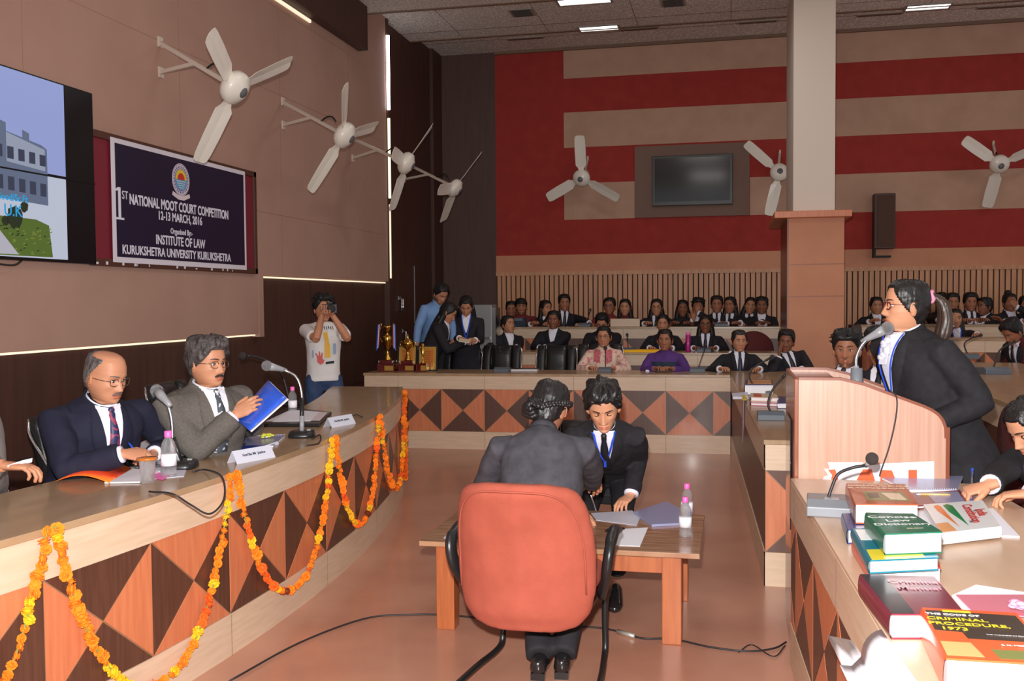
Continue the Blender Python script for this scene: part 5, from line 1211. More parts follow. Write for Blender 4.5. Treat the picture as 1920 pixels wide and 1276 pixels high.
J1H = PZ(240, 852, .90); J2H = PD(432, 792, 5.1)
pen('blue pen in the right hand of the bald judge', J1H+V((.09, .0, -.045)), J1H+V((-.03, .05, .05))); pen('light blue pen held against the blue file', PD(440, 766, 4.95), PD(468, 758, 4.95), 'shirt_blue')
# ---------------------------------------------------------------- awards
def cup(label, p, s, kind):
    t = thing('trophy', label, 'trophy', p)
    obj('plinth', MB().box((-.12*s, -.10*s, 0), (.12*s, .10*s, .10*s)).box((-.085*s, -.07*s, .10*s), (.085*s, .07*s, .15*s)), 'trophy_wood', t, bevel=.004)
    obj('name_plate', MB().box((-.01*s, -.104*s, .015*s), (.115*s, -.10*s, .08*s)), 'gold_plate', t)
    if kind == 1:
        obj('cup', MB().lathe([(r*s, z*s) for r, z in ((.06, .15), (.055, .17), (.03, .22), (.018, .27), (.022, .29), (.05, .34), (.068, .40), (.075, .46), (.07, .475), (.03, .49), (.022, .52), (.03, .535), (.05, .555), (.058, .60), (.062, .62), (.05, .62), (0, .58))], 24), 'gold', t)
        for sx in (-1, 1):
            obj('handle', MB().tube(spline([(sx*.07*s, 0, .40*s), (sx*.11*s, 0, .46*s), (sx*.10*s, 0, .56*s), (sx*.085*s, 0, .64*s), (sx*.10*s, 0, .66*s)], 4), .006*s, 8), 'gold', t)
            for k, mm in enumerate(('banner_red', 'em_white', 'folder_blue')): obj('ribbon', MB().prism([(sx*(.085+.014*k)*s, -.02, .64*s), (sx*(.099+.014*k)*s, -.02, .64*s), (sx*(.105+.02*k)*s, -.05, (.34-.03*k)*s), (sx*(.090+.02*k)*s, -.05, (.35-.03*k)*s)], (0, .003, 0)), mm, t)
    else:
        obj('cup', MB().lathe([(r*s, z*s) for r, z in ((.055, .15), (.05, .17), (.028, .23), (.018, .28), (.03, .31), (.07, .35), (.085, .39), (.082, .41), (.06, .44), (.03, .46), (.015, .48), (.02, .49), (.012, .51), (0, .54))], 24), 'gold', t)
        for sx in (-1, 1): obj('handle', MB().tube(spline([(sx*.07*s, 0, .34*s), (sx*.11*s, 0, .37*s), (sx*.11*s, 0, .42*s), (sx*.08*s, 0, .42*s)], 4), .006*s, 8), 'gold', t)
    for k in range(4): obj('pillar', MB().tube([((-.1+.2*(k % 2))*s, (-.08+.16*(k//2))*s, .10*s), ((-.1+.2*(k % 2))*s, (-.08+.16*(k//2))*s, .15*s)], .010*s, 8), 'chrome', t)
cup('tallest gold trophy cup with coloured ribbons at the end of the far desk', V((-3.76, 10.50, .82)), .82, 1)
cup('second gold trophy, a lidded urn cup on a dark red plinth', V((-3.54, 10.56, .82)), .78, 2)
t = thing('trophy', 'small figurine trophy standing in front of the award plaques', 'trophy', V((-3.34, 10.48, .82))); obj('plinth', MB().box((-.055, -.05, 0), (.055, .05, .09)), 'trophy_wood', t); obj('figurine', MB().lathe([(.03, .09), (.012, .11), (.01, .17), (.03, .25), (.015, .27), (.022, .30), (0, .32)], 14), 'gold', t); obj('name_plate', MB().box((-.01, -.053, .015), (.05, -.05, .07)), 'gold_plate', t)
for px, lab in ((771, 'left gold award plaque leaning behind the figurine trophy'), (810, 'right gold award plaque in an open black case')):
    c = PZ(px, 693, .82); c = V((c.x+.0, 10.58, .82)); t = thing('award_plaque', lab, 'plaque', c, 0)
    mxp = Matrix.Rotation(-.12, 4, 'X'); obj('case', MB().box((-.115, -.01, 0), (.115, .012, .285), 0, mxp), 'leather', t); obj('plate', MB().box((-.095, -.014, .015), (.1, -.01, .27), 0, mxp), 'gold_plate', t); obj('engraved_field', MB().box((-.065, -.016, .045), (.07, -.014, .24), 0, mxp), 'coaster', t)
    tx = MB()
    for i in range(8): w2 = [.05, .035, .045, .04, .03, .045, .05, .04][i]; tx.box((-w2, -.0172, .21-.021*i), (w2, -.016, .216-.021*i), 0, mxp)
    obj('engraving', tx, 'gold_dark', t)
c = PZ(982, 694, .82); t = thing('notebook', 'closed dark notebook lying on the far desk', 'notebook', c, .1); obj('pages', MB().box((-.16, -.10, .002), (.16, .10, .018)), 'paper', t); obj('cover', MB().box((-.165, -.105, .018), (.165, .105, .022)), 'leather', t)
tag(obj('eraser', MB().box((-.035, -.02, 0), (.035, .02, .018)), 'paper', loc=PZ(1217, 696, .82)), 'small white box on the far desk before the woman in purple', 'box')
c = PZ(1228, 660, .965); c = V((c.x-.12, 12.02, .965)); sheet('folder', 'yellow folder on the second row desk behind the woman in purple', 'folder', [c+V(q) for q in ((-.25, -.08, 0), (.22, -.08, 0), (.22, .1, 0), (-.25, .1, 0))], 'mar_yellow', .03)
c = PY(1172, 611, 13.35); c.z = 1.235; o = tag(obj('file', MB().box((-.2, -.01, 0), (.2, .02, .11)), 'cream', loc=c, bevel=.008), 'cream file standing on the third row desk before the long-haired woman', 'file')
c = PY(972, 612, 13.35); c.z = 1.235; t = thing('tissue_box', 'dark box with printed band on the third row desk before the capped man', 'box', c); obj('carton', MB().box((-.1, 0, 0), (.1, .1, .13)), 'shawl', t, bevel=.006); obj('printed_band', MB().box((-.09, -.002, .085), (.06, 0, .12)), 'mic_base_far', t)
tag(obj('paper', MB().box((-.03, -.02, 0), (.035, .02, .008)), 'paper', loc=V((PY(1309, 657, 12.0).x, 12.0, .965))), 'small white note on the second row desk left of the grey microphone', 'paper')
# water cooler behind the women
c = PY(912, 655, 12.65); t = thing('water_cooler', 'tall steel water cooler at the back, left of the audience rows', 'water cooler', (c.x, 12.65, .15))
obj('cabinet', MB().box((-.13, -.14, 0), (.11, .14, 1.40)), 'paper_grey', t, bevel=.01); M['cool'] = mat('cool', S(150, 152, 152), .35, metal=.3); t.children
LINK[-1].data.materials[0] = M['cool']; obj('side', MB().box((.11, -.13, .3), (.16, .13, 1.36)), 'steel', t); obj('drip_tray', MB().box((-.09, -.17, .95), (.09, -.14, .98)), 'steel', t); obj('tap', MB().tube([(0, -.14, 1.08), (0, -.19, 1.07), (0, -.19, 1.04)], .012, 8), 'chrome', t)
# low table papers
sheet('paper', 'white sheets being written on at the centre of the low table', 'paper', zq(.4405, (1108, 962), (1185, 957), (1200, 970), (1194, 985), (1118, 975)), 'paper_grey')
o = tag(obj('notes', MB().prism(zq(.4405, (1188, 963), (1250, 943), (1278, 958), (1277, 984), (1222, 987)), (0, 0, .012)), 'paper_blue'), 'stack of bluish notes on the low table beside the bottles', 'notes')
sheet('paper', 'white sheet hanging slightly over the front edge of the low table', 'paper', zq(.4405, (1160, 992), (1215, 989), (1200, 1024), (1150, 1022)), 'paper'); sheet('paper', 'pale sheet at the left corner of the low table beside the red chair', 'paper', zq(.4405, (832, 1008), (852, 990), (850, 1012)), 'paper_grey')
t = thing('phone', 'dark phone lying beside the red chair arm on the low table', 'phone', PZ(1153, 994, .4425), -.3); obj('body', MB().box((-.035, -.05, 0), (.035, .05, .008)), 'black_plastic', t, bevel=.003); obj('screen', MB().box((-.031, -.045, .008), (.031, .045, .009)), 'screen_off', t)
# ---------------------------------------------------------------- books
def book(label, corners, z0, z1, cover, spine=3, pages='page', title=None, tcol='paper', extra=None, nm='book', side=None):
    """corners of the top face TL, TR, BR, BL (world xy); spine on edge index; block between z0 and z1"""
    c = [V((p[0], p[1], 0)) for p in corners]; o_ = sum(c, V())/4; t = thing(nm, label, 'book', (o_.x, o_.y, z0)); l = [p-V((o_.x, o_.y, 0)) for p in c]; h = z1-z0
    ins = [p*.975 for p in l]
    obj('pages', MB().prism([V((p.x, p.y, .004)) for p in ins], (0, 0, h-.008)), pages, t)
    cv = MB(); cv.prism([V((p.x, p.y, 0)) for p in l], (0, 0, .004)); cv.prism([V((p.x, p.y, h-.004)) for p in l], (0, 0, .004))
    a, b = l[spine], l[(spine+1) % 4]; nn = (b-a).cross(V((0, 0, 1))).normalized(); 
    if nn.dot((a+b)/2) < 0: nn = -nn
    sp = []
    for k in range(7): q = PI*(k/6-.5); sp.append([a+nn*(.006*math.cos(q))+V((0, 0, h/2+h/2*math.sin(q))), b+nn*(.006*math.cos(q))+V((0, 0, h/2+h/2*math.sin(q)))])
    cv.rings(sp, closed=False, cap=False); obj('cover', cv, cover, t)
    W_ = (l[1]-l[0]).length; H_ = (l[0]-l[3]).length
    def bil(x, y, z): u_, v_ = x+.5, .5-y; return (l[0]*(1-u_)+l[1]*u_)*(1-v_)+(l[3]*(1-u_)+l[2]*u_)*v_+V((0, 0, z))
    for (s_, x, y, sz, m_, *bo) in (title or []):
        rot_ = bo[2] if len(bo) > 2 else 0
        mb = text_mb(s_, sz, 'CENTER', bo[0] if bo else .0006, bo[1] if len(bo) > 1 else 1., .0001)
        mb.v = [bil(x+(-q.y if rot_ else q.x)/W_, y+(q.x if rot_ else q.y)/H_, h+.0022+q.z) if not rot_ else bil(x+q.y/W_, y-q.x/H_, h+.0022+q.z) for q in mb.v]
        obj('lettering', mb, m_, t)
    for (nm2, pts, m_, dz) in (extra or []):
        obj(nm2, MB().prism([bil(x, y, h+.0006+dz) for x, y in pts], (0, 0, .0003)), m_, t)
    return t
def cz(z, *p): return [PZ(x, y, z) for x, y in p]
book('blue hardback lying under the brown medical book', cz(.88, (1580, 955), (1690, 955), (1700, 975), (1590, 985)), .821, .868, 'bk_blue')
book('thick brown book on medical jurisprudence, farthest of the near pile', cz(.935, (1588, 905), (1697, 907), (1722, 945), (1604, 944)), .87, .935, 'bk_brown',
     title=[('MEDICAL', 0, .43, .022, 'bk_cream'), ('JURISPRUDENCE', 0, .34, .028, 'bk_cream'), ('& TOXICOLOGY', 0, .23, .028, 'bk_cream')], extra=[('cover_picture', [(-.3, .08), (.35, .08), (.42, -.36), (-.28, -.34)], 'bk_olive', -.0003), ('cover_picture', [(.0, .02), (.3, .0), (.36, -.3), (.1, -.28)], 'bk_cream', .0), ('cover_picture', [(-.24, .0), (-.05, .02), (-.06, -.2), (-.22, -.25)], 'bk_dark', .0)])
book('red-edged thick book at the bottom of the green dictionary stack', cz(.87, (1600, 1008), (1740, 1010), (1764, 1062), (1636, 1066)), .821, .868, 'bk_red')
book('teal and white textbook directly under the green dictionary', cz(.905, (1598, 990), (1725, 990), (1760, 1044), (1631, 1050)), .869, .905, 'bk_teal', extra=[('cover_picture', [(-.47, .45), (.45, .45), (.45, .1), (-.47, .1)], 'bk_white', 0), ('cover_picture', [(-.47, -.2), (.3, -.2), (.3, -.5), (-.47, -.5)], 'bk_yellow', 0)])
book('green concise law dictionary on top of its stack', cz(.965, (1624, 960), (1712, 962), (1767, 996), (1660, 1000)), .906, .965, 'bk_green', title=[('Concise', -.08, .24, .040, 'bk_white', .0006), ('Law', -.04, .06, .040, 'bk_white', .0006), ('Dictionary', -.03, -.12, .034, 'bk_white', .0006), ('Fifth Edition', .1, -.33, .008, 'bk_cream')])
book('black and maroon criminal manual', cz(.88, (1613, 1076), (1752, 1080), (1810, 1150), (1672, 1150)), .821, .88, 'bk_maroon', extra=[('cloth_band', [(-.5, .5), (-.18, .5), (-.18, -.5), (-.5, -.5)], 'bk_black', 0)], title=[('Criminal', .15, .30, .039, 'bk_pink', .0004), ('Manual', .15, .12, .039, 'bk_pink', .0004)])
book('orange and black code of criminal procedure book, nearest the camera', cz(.895, (1729, 1138), (1905, 1148), (1995, 1246), (1774, 1233)), .821, .895, 'bk_orange',
     extra=[('cover_field', [(-.48, .44), (.46, .42), (.47, -.12), (-.2, -.12), (-.22, .0), (-.48, .02)], 'bk_dark', 0), ('cover_stripe', [(-.3, .46), (.0, .46), (.0, .42), (-.3, .42)], 'bk_yellow', .0003), ('cover_stripe', [(-.05, -.3), (.5, -.3), (.5, -.46), (-.02, -.46)], 'bk_olive', .0), ('cover_picture', [(-.48, -.2), (-.2, -.2), (-.15, -.45), (-.48, -.45)], 'bk_orange3', .0)],
     title=[('THE CODE OF', -.22, .35, .017, 'bk_white', .0006), ('CRIMINAL', -.20, .25, .027, 'bk_yellow', .0006), ('PROCEDURE,', -.11, .15, .027, 'bk_yellow', .0006), ('1973', -.28, .05, .027, 'bk_yellow', .0006), ('S. N. MISRA', .2, -.22, .010, 'bk_white', .0004), ('With Amendments and State Rules', .22, -.03, .006, 'bk_white', .0)])
book('white constitution of India paperback with orange and green brush marks', cz(.865, (1731, 945), (1842, 937), (1876, 986), (1766, 999)), .828, .865, 'bk_white', spine=2, extra=[('brush_mark', [(-.36, .40), (-.28, .43), (-.24, .36), (-.22, .1), (-.16, -.38), (-.25, -.1), (-.34, .2)], 'bk_or2', 0), ('brush_mark', [(-.2, .4), (-.12, .44), (-.05, .36), (-.03, .1), (.0, -.38), (-.07, -.15), (-.17, .15)], 'bk_green2', 0), ('corner_mark', [(-.5, -.2), (-.3, -.2), (-.24, -.48), (-.5, -.48)], 'bk_orange3', 0)], title=[('The', .08, -.25, .026, 'ink', .0004, 1, 1), ('Constitution', .17, .02, .058, 'bk_red', .0016, 1, 1), ('of', .26, .1, .026, 'ink', .0004, 1, 1), ('India', .34, .02, .058, 'bk_red', .0016, 1, 1)])
sheet('paper', 'white sheets under the constitution paperback', 'paper', zq(.8205, (1700, 962), (1760, 1003), (1912, 1008), (1862, 955)), 'paper', .006)
book('red patterned book lying under the spiral notebook and brown book', cz(.835, (1690, 925), (1800, 918), (1815, 942), (1706, 948)), .821, .835, 'bk_maroon', extra=[('cover_picture', [(-.1, .4), (.45, .4), (.45, -.4), (-.05, -.4)], 'paper_blue', 0)])
t = spiral_book('large bluish spiral notebook on the far edge of the near table', zq(.821, (1648, 896), (1702, 922), (1795, 922), (1805, 896)), 'paper_blue', 1)
pen('yellow pencil beside the spiral notebook', PZ(1718, 926, .838), PZ(1782, 927, .838), 'bk_gold')
sheet('paper', 'white sheets with an orange mark under the purple sheet', 'paper', zq(.8205, (1785, 1118), (1830, 1098), (1960, 1118), (1960, 1145), (1812, 1150)), 'paper', .004)
sheet('folder', 'purple pink printed folder at the right edge behind the code book', 'folder', zq(.8255, (1792, 1116), (1960, 1116), (1975, 1160), (1826, 1150)), 'bk_pink', .003)
fake_flowers('pink paper blossom on the purple folder at the right edge', ((1905, 1138), (1925, 1142), (1945, 1150)), 'pink_flower', .84)
# paper hanging over the table edge
t = thing('paper_sheaf', 'white sheets curling over the front edge of the near table', 'paper', PZ(1690, 1240, .822)); l0 = t.location
A, B = zq(.823, (1653, 1180), (1735, 1300))
rs = []
for i in range(14):
    s = i/13; a = PI*.5*min(1, s*2.2); out = V((-1, -.06, 0)).normalized()
    off = out*(.05*math.sin(a)+.10*max(0, s-.45))+V((0, 0, -.05*(1-math.cos(a))-.06*max(0, s-.45)+ .10*max(0, s-.7))); rs.append([A.lerp(B, k/5)+off-l0-V((0, .10*s, 0)) for k in range(6)])
o = obj('upper_sheet', MB().rings(rs, closed=False, cap=False), 'paper', t); q = o.modifiers.new('s', 'SOLIDIFY'); q.thickness = .0012
A, B, C_ = PX(1551, 1191, .24), PX(1602, 1215, .26), PX(1640, 1290, .3)
p0, p1, p2, p3 = PD(1551, 1191, 2.65), PD(1600, 1201, 2.6), PD(1650, 1285, 2.3), PD(1600, 1290, 2.35)
rs = [[p0.lerp(p1, k/5)+V((0, 0, 0)) for k in range(6)], [p0.lerp(p3, .5).lerp(p1.lerp(p2, .5), k/5)+V((.0, -.02*math.sin(PI*k/5), .012*math.sin(2*PI*k/5))) for k in range(6)], [p3.lerp(p2, k/5)+V((0, -.03*math.sin(PI*k/5), .02*math.sin(2*PI*k/5))) for k in range(6)]]
o = obj('folded_sheet', MB().rings([[p-l0 for p in r] for r in rs], closed=False, cap=False), 'paper', t); q = o.modifiers.new('s', 'SOLIDIFY'); q.thickness = .0012
# wing desk book pile
book('thick law book with orange title strip at the back of the wing pile', cz(.90, (1398, 712), (1448, 712), (1450, 722), (1396, 722)), .821, .905, 'bk_blue', extra=[('title_strip', [(-.4, .4), (.45, .4), (.45, -.4), (-.4, -.4)], 'bk_orange3', 0)], title=[('EVIDENCE', 0, 0, .06, 'bk_dark')])
book('grey and orange paperback in the middle of the wing pile', cz(.87, (1408, 736), (1455, 738), (1460, 746), (1408, 744)), .842, .87, 'bk_cream', extra=[('cover_picture', [(-.4, .4), (-.1, .4), (-.1, -.4), (-.4, -.4)], 'bk_orange', 0)])
book('pink-spined constitutional law book at the front of the wing pile', cz(.84, (1405, 742), (1458, 745), (1462, 757), (1408, 755)), .821, .842, 'bk_pink')
book('blue-spined book next to the podium on the wing desk', cz(.85, (1458, 745), (1480, 745), (1482, 758), (1458, 758)), .821, .86, 'bk_blue')
o = tag(obj('envelope', MB().prism(zq(.826, (1372, 741), (1402, 739), (1402, 748), (1374, 748)), (0, 0, .02)), 'paper_grey'), 'pale packet with green edges on the corner of the wing desk', 'packet')
tag(obj('sticky_note', MB().prism(zq(.85, (1391, 741), (1400, 740), (1401, 750), (1392, 750)), (0, 0, .003)), 'bk_yellow'), 'small yellow note on the wing desk packet', 'note')
tag(obj('plastic_strip', MB().prism([(.098, 7.62, .83), (.090, 7.80, .83), (.088, 7.80, .60), (.092, 7.72, .50), (.098, 7.64, .62)], (-.002, 0, 0)), 'paper_blue'), 'translucent plastic strip hanging over the wing desk face', 'plastic strip')
# ---------------------------------------------------------------- people near the camera
def mugshot(px, py, z): return PD(px, py, z)
# bald judge
e = PD(200, 706, 4.62)
j1 = person('balding man in navy suit and glasses, grey moustache, writing at the judges table', e, 62, head=(16, 14, 0), lean=22, feet=(V((-3.0, 3.85, .09)), V((-3.0, 4.1, .09))), skin='a', top='suit_navy', hair='bald', hmat='hair_salt', stache='stache', glasses='glasses_metal', fat=1.13, girth=1.38, near=2, tie='tie_red', hairline=.09,
       hands={'R': PD(232, 850, 4.38), 'L': V((-2.72, 4.25, .875))}, poles={'R': (.7, -.3, -.6), 'L': (-.7, -.2, -.6)}, hw=.205, curl=(.65, .4), hdir=(V((.9, .35, -.1)), None), hup=(V((0, -.5, .8)), None), pinch=(2, 0), gaze=0, vol=.012)
obj('ring', MB().tube([V((.0095*math.cos(q), 0, .0095*math.sin(q))) for q in [2*PI*i/12 for i in range(13)]], .002, 6), 'gold', None) and LINK.pop()
# grey judge
e = PD(390, 680, 5.02)
person('man in grey suit with wavy grey hair, glasses and moustache, holding the blue file', e, 58, head=(14, 2, 0), lean=12, feet=(V((-3.0, 4.7, .09)), V((-3.0, 4.95, .09))), skin='a', top='suit_grey', hair='short', hmat='hair_grey', stache='stache_dark', glasses='glasses_metal', fat=1.13, girth=1.5, near=2, tie='tie_dot', vol=.028,
       hands={'R': PD(440, 778, 4.95), 'L': V((-2.75, 5.15, .88))}, poles={'R': (.8, -.2, -.7), 'L': (-.6, -.2, -.6)}, hw=.205, curl=(.35, .4), hdir=(V((.7, .2, .45)), None), hup=(V((0, -.95, .3)), None), hairline=.066)
# third judge, mostly outside the photo
person('person in grey clothes at the left edge, only a hand with paper visible', PD(-95, 712, 4.0), 75, head=(0, 10, 0), lean=10, skin='b', top='grey_cloth', style='kurta', trousers='grey_cloth', hair='short', near=1, girth=1.3,
       hands={'R': PD(8, 872, 3.75), 'L': PD(-40, 868, 3.9)}, curl=(.5, .5), hdir=(V((.9, .3, -.1)), None))
o = tag(obj('paper', MB().prism([PD(14, 872, 3.72), PD(44, 862, 3.75), PD(43, 870, 3.75), PD(15, 877, 3.72)], (0, .05, 0)), 'paper'), 'small white paper in the hand at the left edge of the photo', 'paper')
# young man at the low table
e = PD(1131, 763, 5.35)
person('young man with thick black hair and blue lanyard, bending over the low table', e, 4, head=(2, 26, 3), lean=34, skin='e', top='suit_black', hair='messy', hmat='hair', near=2, tie='tie_black', lanyard=-.19, vol=.026, hairline=.066, gaze=2,
       hands={'L': PZ(1183, 928, .505), 'R': PZ(1085, 958, .50)}, poles={'L': (-.1, -1, -.15), 'R': (.9, 0, -.2)}, hdir=(None, V((-.45, -.85, -.30))), hup=(None, V((0, .1, 1))), curl=(.3, .42), hw=.165, pelvis=PZ(1128, 905, .55)+V((0, .35, 0)),
       feet=(PZ(1095, 1130, .09), PZ(1150, 1118, .09)), fat=.95, scale=1.06)
# woman seen from behind
e = PD(1030, 766, 4.50)
person('woman with braided bun in charcoal blazer, seen from behind in the red chair', e, 183, head=(-14, 28, 4), lean=34, skin='c', top='suit_char', shirt='suit_char', hair='braids', hmat='hair', near=2,
       hands={'R': PZ(1118, 950, .50), 'L': PZ(900, 985, .50)}, poles={'R': (.8, -.3, -.3), 'L': (-1, -.5, -.1)}, hdir=(V((.1, .9, -.2)), None), hw=.185, pelvis=V((-.79, 4.03, .56)), feet=(PZ(1055, 1230, .08), PZ(1011, 1232, .08)), curl=(.8, .4), pinch=(1.5, 0), girth=1.1, fat=.94)
pen('thin pen in the fingers of the woman in the red chair', PZ(1118, 958, .445), PD(1108, 928, 4.95), 'paper', .0035)
# speaker
e = PD(1698, 573, 4.60)
person('woman in black blazer with ponytail and glasses, speaking at the podium', e, -62, head=(-20, -2, 0), lean=13, seat=False, skin='e', top='suit_black', hair='pony', hmat='hair', near=2, glasses='glasses_frame', lanyard=-.27, neckwear='bands',
       hands={'L': PD(1738, 800, 4.42), 'R': PD(1640, 770, 4.9)}, poles={'L': (-.5, -1, -.0), 'R': (.3, -.6, -.6)}, hw=.20, vol=.014, curl=(.4, .4), fat=.96, open_collar=False, girth=1.32, hairline=.082, scale=1.0, pelvis=PD(1795, 850, 4.62))
# writing student at the right edge
e = PD(1935, 800, 4.05)
person('student in black suit at the right edge, writing with a blue pen', e, -48, head=(-18, 30, 0), lean=30, skin='e', top='suit_black', hair='tied', hmat='hair', near=2, hands={'R': PZ(1838, 925, .87), 'L': PZ(1868, 948, .87)}, poles={'R': (.8, -.2, -.4), 'L': (-.9, -.4, -.2)},
       hdir=(V((-.75, .0, -.25)), V((-.85, .25, -.15))), hup=(V((0, -.2, 1)), V((0, 0, 1))), curl=(.85, .55), pinch=(1.5, 0), gaze=2, floor=0, pelvis=V((1.62, 4.40, .57)), feet=(V((1.25, 4.62, .09)), V((1.22, 4.30, .09))))
pen('clear ballpoint pen with blue cap in the writing hand at the right', PZ(1822, 938, .835), PD(1823, 880, 4.22), 'water_glass', .0045, 'folder_blue'); obj('cap', MB().tube([PD(1823, 892, 4.22)-PZ(1822, 938, .835), PD(1823, 877, 4.22)-PZ(1822, 938, .835)], .006, 8), 'folder_blue', LINK[-1].parent)
# two listeners behind the wing desk
person('listener with side-swept hair behind the podium, nearest the pillar', PD(1588, 655, 6.35), -22, head=(8, 0, 0), lean=6, skin='c', top='suit_far', hair='messy', near=1, tie='tie_black', vol=.022, hairline=.055, beard=True, poles={})
person('listener with half-shaded face tilted beside the speaker, behind the microphone', PD(1652, 652, 5.95), -25, head=(0, 4, 6), lean=8, skin='c', top='suit_far', hair='short', near=1, tie='tie_black', vol=.022, hairline=.05)
# photographer
def tee_print(root, Cm, surf, fwd, rgt, up, arm, Hm):
    mb = MB()
    def patch(pts, mi):
        c = [surf(x, y, .012) for x, y in pts]; mb.prism(c, fwd*.003, mi)
    pt = lambda pts, mi: patch([(-x, y) for x, y in pts][::-1], mi)
    pt([(-.02, -.10), (.02, -.09), (.035, -.20), (-.005, -.20)], 1); pt([(-.01, -.20), (.04, -.20), (.045, -.33), (-.01, -.33)], 1)
    pt([(-.075, -.37), (-.08, -.32), (-.095, -.29), (-.085, -.285), (-.065, -.32), (-.06, -.27), (-.05, -.27), (-.048, -.32), (-.035, -.28), (-.026, -.285), (-.03, -.34), (-.01, -.35), (-.02, -.38), (-.05, -.395)], 0)
    for k in range(9): x = -.09+.02*k; pt([(x, -.045-.01*(k % 2)), (x+.006, -.035), (x+.012, -.06-.012*(k % 3)), (x+.004, -.065)], 2)
    pt([(-.10, -.065), (-.05, -.06), (-.05, -.07), (-.10, -.078)], 4)
    pt([(.07, -.2), (.10, -.2), (.10, -.3), (.07, -.3)], 3); pt([(.0, -.37), (.08, -.36), (.08, -.385), (.0, -.39)], 2); pt([(-.12, -.26), (-.105, -.26), (-.105, -.33), (-.12, -.33)], 3)
    obj('shirt_print', mb, ['print_red', 'print_yellow', 'print_black', 'print_blue', 'print_teal'], root)
e = PD(606, 578, 9.2)
ph = person('photographer in white printed t-shirt and jeans holding a camera to the face', e, 32, head=(10, 4, 0), lean=0, seat=False, skin='b', top='tee_white', style='tee', trousers='denim', hair='messy', near=1, vol=.028,
       hands={'R': PD(605, 585, 9.0), 'L': PD(623, 590, 8.95)}, poles={'R': (.25, .3, -1), 'L': (-.55, .25, -.9)}, curl=(.9, .9), hdir=(V((.3, -.4, .4)), V((-.1, -.6, .4))), extra=tee_print, girth=1.0, gaze=0)
c = PD(618, 578, 8.98); t = thing('camera', 'black camera with lens held up by the photographer in the printed t-shirt', 'camera', c, math.radians(180+30))
obj('camera_body', MB().box((-.065, -.03, -.045), (.065, .03, .04)).box((-.025, -.02, .04), (.025, .03, .06)), 'black_plastic', t, bevel=.006); obj('lens', MB().lathe([(.033, 0), (.035, .05), (.038, .09), (.03, .092)], 18, mx=Matrix.Translation((0, .03, 0)) @ Matrix.Rotation(-PI/2, 4, 'X')), 'black_matte', t); obj('glass', MB().lathe([(0, .088), (.03, .086)], 16, mx=Matrix.Translation((0, .03, 0)) @ Matrix.Rotation(-PI/2, 4, 'X')), 'paper_grey', t)
# three people standing at the back left
person('man in light blue shirt bending over at the back, left of two women', PD(826, 551, 11.9), 40, head=(8, 32, 0), lean=18, seat=False, skin='b', top='shirt_blue', style='shirt', near=1, hair='short', beard=True, vol=.018, hands={'L': PD(850, 640, 11.7), 'R': PD(781, 645, 11.6)}, poles={'R': (.6, -.4, -.5)})
person('woman in black suit turned away, bending between the blue shirt man and the desk', PD(840, 586, 11.55), 95, head=(0, 30, 0), lean=24, seat=False, skin='b', top='suit_far', near=1, hair='long', hands={'R': PD(872, 640, 11.5), 'L': PD(880, 640, 11.7)}, floor=0)
person('woman in black suit with name card on lanyard, looking down at a paper', PD(874, 574, 11.95), 12, head=(0, 26, 0), lean=4, seat=False, skin='b', top='suit_far', near=1, hair='long', lanyard=-.26, poles={'R': (.3, -.5, -.8), 'L': (-.3, -.5, -.8)}, hands={'R': PD(862, 634, 11.6), 'L': PD(890, 638, 11.6)}, open_collar=True)
tag(obj('paper', MB().prism([PD(862, 634, 11.45), PD(884, 637, 11.45), PD(880, 643, 11.35), PD(860, 640, 11.35)], (0, 0, .004)), 'bk_cream'), 'cream slip of paper held by the woman with the lanyard', 'paper')
# ---------------------------------------------------------------- the seated audience
def aud(label, px, py, row, face=0, **k):
    Y_ = {1: 11.12, 2: 12.72, 3: 14.05, 4: 14.0, 5: 12.9}[row]; fl_ = {1: 0, 2: .15, 3: .42, 4: .42, 5: .30}[row]
    if 'Y' in k: Y_ = k.pop('Y')
    e = PY(px, py, Y_); dz = {1: .835, 2: .98, 3: 1.25, 4: 1.27, 5: 1.148}[row]; dy = {1: 10.72, 2: 12.28, 3: 13.62, 4: 13.62, 5: 12.32}[row]
    h = k.pop('h', (.13, .13)); hd = {}
    for key, sx in (('R', -1), ('L', 1)):
        hx = h[0] if key == 'R' else h[1]
        if hx is not None: hd[key] = V((e.x+sx*hx, dy, dz+.02))
    hd.update(k.pop('hh', {}))
    return person(label, e, face, floor=fl_, hands=hd, **{**dict(near=0, top='suit_far', lean=6, poles={'R': (.9, -.4, -.6), 'L': (-.9, -.4, -.6)}), **k})
def cheek(px, py, Y_): return PY(px, py, Y_)
# first row at the far desk
def dupatta(root, Cm, surf, fwd, rgt, up, arm, Hm):
    mb = MB(); rs = []
    for i in range(9):
        vv = -.10-.30*i/8; rs.append([surf(-.17+.34*k/8, vv, .02+.012*math.sin(k*2.1+i)) for k in range(9)])
    mb.rings(rs, closed=False, cap=False); obj('shawl', mb, 'shawl', root)
def vest(root, Cm, surf, fwd, rgt, up, arm, Hm):
    mb = MB(); rs = []
    for sx in (-1, 1):
        rs = [[surf(sx*(.03+.075*k/4), -.01-.13*i/5, .008) for k in range(5)] for i in range(6)]; mb.rings(rs, closed=False, cap=False)
    obj('yoke', mb, 'kurta_pink', root)
aud('woman in cream and pink kurta with glasses, seated at the far desk', 1132, 631, 1, 0, skin='b', top='kurta', style='kurta', hair='tied', glasses='glasses_black', near=1, h=(.10, .16), extra=vest)
aud('woman in purple dress with dark shawl, seated at the far desk', 1247, 637, 1, -4, skin='c', top='purple', style='dress', hair='tied', near=1, h=(.08, .1), extra=dupatta)
